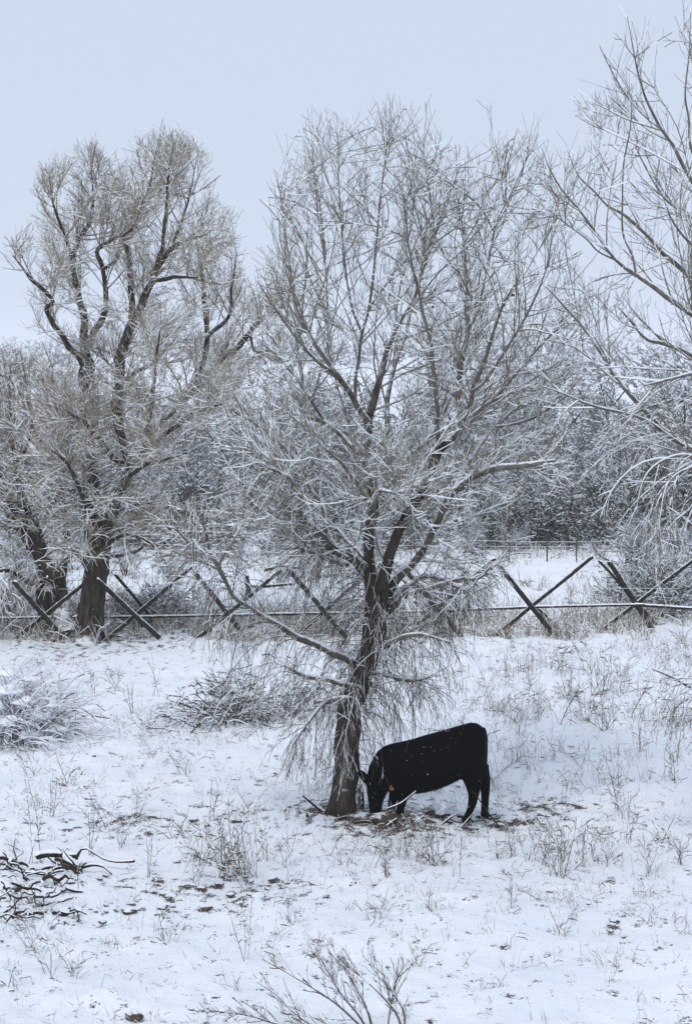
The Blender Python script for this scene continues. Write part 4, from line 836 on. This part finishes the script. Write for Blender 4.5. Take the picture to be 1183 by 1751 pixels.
for i in range(34):
    px, py = min(max(rt.gauss(672, 70), 515), 870), rt.uniform(1392, 1424); l = rt.uniform(7, 26); w = rt.uniform(2, 7); a = rt.uniform(-.7, .8)
    stick('dead_branch', [(px - l * math.cos(a), py + l * math.sin(a) * .5, w), (px + rt.uniform(-4, 4), py + rt.uniform(-5, 3), w), (px + l * math.cos(a), py - l * math.sin(a) * .5, w * .5)], float(G(px, py + 2)[1]), 'small stick lying on the trodden ground round the cow', 'branch', 'small sticks round the cow', snow=rt.uniform(0, .012), sides=5, mat='rotten')

# ------------------------------------------------------------------ the cow, head down, seen from its near side
YC = float(G(740, 1399)[1])
cpx = lambda cx, cy: (590 + cx / 4.38, 1210 + cy / 4.38)
def cp(cx, cy, dy=0.): return P(*cpx(cx, cy), YC + dy)
Vc, Fc = [], []
def loft(rings):
    n = len(rings[0]); o = len(Vc)
    for r in rings: Vc.extend([tuple(v) for v in r])
    for i in range(len(rings) - 1):
        for k in range(n): Fc.append((o + i * n + k, o + i * n + (k + 1) % n, o + (i + 1) * n + (k + 1) % n, o + (i + 1) * n + k))
    Fc.append(tuple(o + k for k in range(n))[::-1]); Fc.append(tuple(o + (len(rings) - 1) * n + k for k in range(n)))
th = np.linspace(0, 2 * math.pi, 20, endpoint=False)
def sgnpow(v, e): return np.sign(v) * np.abs(v) ** e
def slice_x(cx, top, bot, hw, e=.85):
    a, b = cp(cx, top), cp(cx, bot); c = (a + b) / 2; hz = abs(a[2] - b[2]) / 2
    return np.stack([np.full(20, c[0]), c[1] + hw * sgnpow(np.cos(th), e) * (1 - .12 * np.sin(th)), c[2] + hz * sgnpow(np.sin(th), e)], 1)
def slice_z(cy, x0, x1, hw, dy=0.):
    a, b = cp(x0, cy, dy), cp(x1, cy, dy); c = (a + b) / 2; hx = abs(a[0] - b[0]) / 2
    return np.stack([c[0] + hx * np.cos(th), c[1] + hw * np.sin(th), np.full(20, c[2])], 1)
def limb(pts):   # rows cx, cy, half width px(crop), half depth m, dy
    return [slice_z(cy, cx - h, cx + h, d, dy) for cx, cy, h, d, dy in pts]
loft([slice_x(*v) for v in [(1052, 235, 400, .07), (1044, 178, 470, .15), (1022, 140, 530, .22), (985, 116, 565, .265), (935, 112, 560, .285), (885, 128, 525, .295), (850, 137, 535, .29), (800, 152, 560, .315), (700, 182, 602, .33), (600, 208, 628, .335), (500, 240, 640, .32), (420, 257, 645, .29), (350, 270, 640, .25), (290, 290, 600, .20), (245, 325, 560, .16), (210, 375, 520, .12)]])
loft([slice_z(*v) for v in [(400, 196, 360, .12), (450, 176, 370, .13), (510, 162, 365, .14), (570, 160, 345, .135), (630, 163, 318, .12), (690, 170, 290, .10), (740, 178, 275, .09), (785, 184, 278, .092), (812, 205, 262, .06)]])
loft(limb([(960, 430, 104, 0.146, -.13), (955, 520, 85, 0.122, -.15), (957, 580, 61, 0.091, -.15), (962, 640, 44, 0.067, -.15), (955, 700, 35, 0.055, -.15), (940, 760, 29, 0.049, -.15), (918, 805, 28, 0.049, -.15), (905, 835, 37, 0.061, -.15), (903, 848, 40, 0.067, -.15)]))
loft(limb([(1000, 420, 73, 0.134, .13), (1020, 500, 63, 0.11, .14), (1038, 560, 49, 0.079, .14), (1048, 620, 35, 0.059, .14), (1046, 690, 30, 0.051, .14), (1044, 750, 28, 0.049, .14), (1042, 795, 30, 0.055, .14), (1042, 822, 37, 0.061, .14)]))
loft(limb([(470, 540, 78, 0.123, -.13), (450, 620, 50, 0.084, -.14), (430, 690, 37, 0.058, -.14), (415, 750, 30, 0.048, -.14), (408, 800, 29, 0.05, -.14), (405, 838, 35, 0.058, -.14)]))
loft(limb([(400, 540, 78, 0.112, .14), (375, 640, 47, 0.078, .14), (350, 720, 31, 0.05, .14), (345, 790, 28, 0.05, .14), (343, 818, 34, 0.056, .14)]))
loft(limb([(1035, 150, 16, .035, 0), (1056, 220, 12, .028, 0), (1058, 330, 10, .024, 0), (1052, 430, 10, .024, 0), (1046, 520, 13, .03, 0), (1044, 580, 8, .02, 0)]))
def ear(base, tip, dyb, dyt, w):
    a, b = cp(*base, dyb), cp(*tip, dyt); ax = (b - a); L = np.linalg.norm(ax); ax /= L
    s = np.cross(ax, [0, 1, .2]); s /= np.linalg.norm(s); nrm = np.cross(ax, s); rr = []
    for t, k in ((0, .35), (.15, .7), (.4, 1), (.7, .8), (.92, .35), (1, .12)):
        c = a + ax * L * t; rr.append(np.stack([c + w * k * (math.cos(q) * s) + .024 * (.5 + k * .5) * math.sin(q) * nrm for q in th], 0))
    loft(rr)
ear((205, 590), (92, 458), .05, .12, .062); ear((300, 540), (362, 610), -.11, -.22, .055)
cb = bpy.data.meshes.new('body'); cb.from_pydata(Vc, [], Fc); cb.update()
tmp = bpy.data.objects.new('tmp', cb); COL.objects.link(tmp)
rm = tmp.modifiers.new('r', 'REMESH'); rm.mode = 'VOXEL'; rm.voxel_size = .014
sm = tmp.modifiers.new('s', 'SMOOTH'); sm.factor = .5; sm.iterations = 4
bpy.context.view_layer.update()
body_me = bpy.data.meshes.new_from_object(tmp.evaluated_get(bpy.context.evaluated_depsgraph_get()))
bpy.data.objects.remove(tmp)
cow_o = G(740, 1399); body_me.transform(Matrix.Translation(-Vector(cow_o)))
for p in body_me.polygons: p.use_smooth = True
body_me.name = 'body'
m, nt, bs = new_mat('black_coat'); n = noise_n(nt, 40, 5, .7, coords(nt, (1, 1, .35)))
r_ = ramp(nt, n.outputs[0], [(.35, (.0010, .0009, .0009)), (.75, (.0045, .0036, .003))]); nt.links.new(r_.outputs[0], bs.inputs['Base Color']); bs.inputs['Roughness'].default_value = .75; bs.inputs['Specular IOR Level'].default_value = .03
bump(nt, bs, n.outputs[0], .7, .01); M['coat'] = m
cow = empty('cow', cow_o, 'black cow grazing with its head down beside the trunk, orange ear tag', 'cow')
link('body', body_me, [M['coat']], cow)
# winter coat: short hairs all over
nv = len(body_me.vertices); co = np.zeros(nv * 3); no = np.zeros(nv * 3); body_me.vertices.foreach_get('co', co); body_me.vertices.foreach_get('normal', no); co = co.reshape(-1, 3); no = no.reshape(-1, 3)
k = rng.choice(nv, 9000); hp = co[k]; hn = no[k]; dr = hn * .55 + np.array([.35, 0, -.75]) + rng.normal(0, .25, (9000, 3)); dr /= np.linalg.norm(dr, axis=1, keepdims=True)
sd = np.cross(dr, hn); sd /= np.linalg.norm(sd, axis=1, keepdims=True) + 1e-9; hl = rng.uniform(.015, .035, 9000)[:, None]
HV = np.stack([hp - sd * .0016, hp + sd * .0016, hp + dr * hl], 1).reshape(-1, 3)
tag(link('hair', mesh_np('hair', HV, T=np.arange(27000).reshape(-1, 3)), [M['coat']], cow), kind='stuff')
# snowflakes caught in the coat
def octas(pts, rad):
    o = np.array([[1, 0, 0], [-1, 0, 0], [0, 1, 0], [0, -1, 0], [0, 0, 1], [0, 0, -1]], float); f = np.array([[0, 2, 4], [2, 1, 4], [1, 3, 4], [3, 0, 4], [2, 0, 5], [1, 2, 5], [3, 1, 5], [0, 3, 5]])
    n = len(pts); return (pts[:, None] + o[None] * rad[:, None, None] * rng.uniform(.6, 1.3, (n, 6, 1))).reshape(-1, 3), (f[None] + np.arange(n)[:, None, None] * 6).reshape(-1, 3)
vis = np.where((no[:, 1] < -.1) | (no[:, 2] > .3))[0]; k = rng.choice(vis, 95)
fv, ff = octas(co[k] + no[k] * .012, np.exp(rng.normal(-5.95, .4, 95))); tag(link('snow_flecks', mesh_np('snow_flecks', fv, T=ff), [M['snow']], cow), kind='stuff')
mt, nt, bs = new_mat('tag_orange'); bs.inputs['Base Color'].default_value = (.19, .085, .011, 1); bs.inputs['Roughness'].default_value = .5
import bmesh
tb = bmesh.new(); bmesh.ops.create_cube(tb, size=1)
for v in tb.verts: v.co = (v.co.x * (.066 if v.co.z < 0 else .048), v.co.y * .007, v.co.z * .075)
bmesh.ops.bevel(tb, geom=[e for e in tb.edges if abs(e.verts[0].co.y - e.verts[1].co.y) > .003], offset=.014, segments=3, affect='EDGES')
tme = bpy.data.meshes.new('ear_tag'); tb.to_mesh(tme); tb.free()
to = link('ear_tag', tme, [mt], cow, cp(350, 598, -.225) - cow_o); to.rotation_euler = (-.15, .05, .1)
eye = link('eye', blob_mesh('eye', 3, .02, .012, .018, .02, 2), [plain('eye_dark', (.003, .002, .002), (.006, .004, .003), 5, .15, .5)], cow, cp(222, 640, -.112) - cow_o)
for cx, cy, dy in ((903, 846, -.155), (1042, 820, .14), (405, 836, -.145), (343, 816, .14)):
    hv = cp(cx, cy, dy); hm = blob_mesh('hoof', 5, .055, .058, .04, .05, 2, .2); link('hoof', hm, [M['coat']], cow, hv - cow_o)

# ------------------------------------------------------------------ falling snow and the hazy air
n = 4200; fp = np.stack([rng.uniform(-9, 9, n), rng.uniform(9, 44, n), rng.uniform(.1, 11, n)], 1)
fv, ff = octas(fp, np.exp(rng.normal(-5.75, .35, n)))
tag(link('falling_snow', mesh_np('falling_snow', fv, T=ff), [M['snow']]), 'small snowflakes drifting down through the air', 'snowflakes', kind='stuff')

hb = bmesh.new(); bmesh.ops.create_cube(hb, size=1)
ztop = float(ZZ.max()) + 12
for v in hb.verts: v.co = (v.co.x * 6400, v.co.y * 4400 + 1650, (ztop if v.co.z > 0 else float(ZZ.min()) - 1.2))
hme = bpy.data.meshes.new('haze'); hb.to_mesh(hme); hb.free()
hm = bpy.data.materials.new('haze'); hm.use_nodes = True; hn_ = hm.node_tree.nodes; hn_.clear()
pv = hn_.new('ShaderNodeVolumePrincipled'); pv.inputs['Color'].default_value = (.95, .97, 1, 1); pv.inputs['Density'].default_value = .0005
ho = hn_.new('ShaderNodeOutputMaterial'); hm.node_tree.links.new(pv.outputs[0], ho.inputs['Volume'])
tag(link('haze', hme, [hm]), 'thin pale winter haze filling the air over the field', 'haze', kind='stuff')
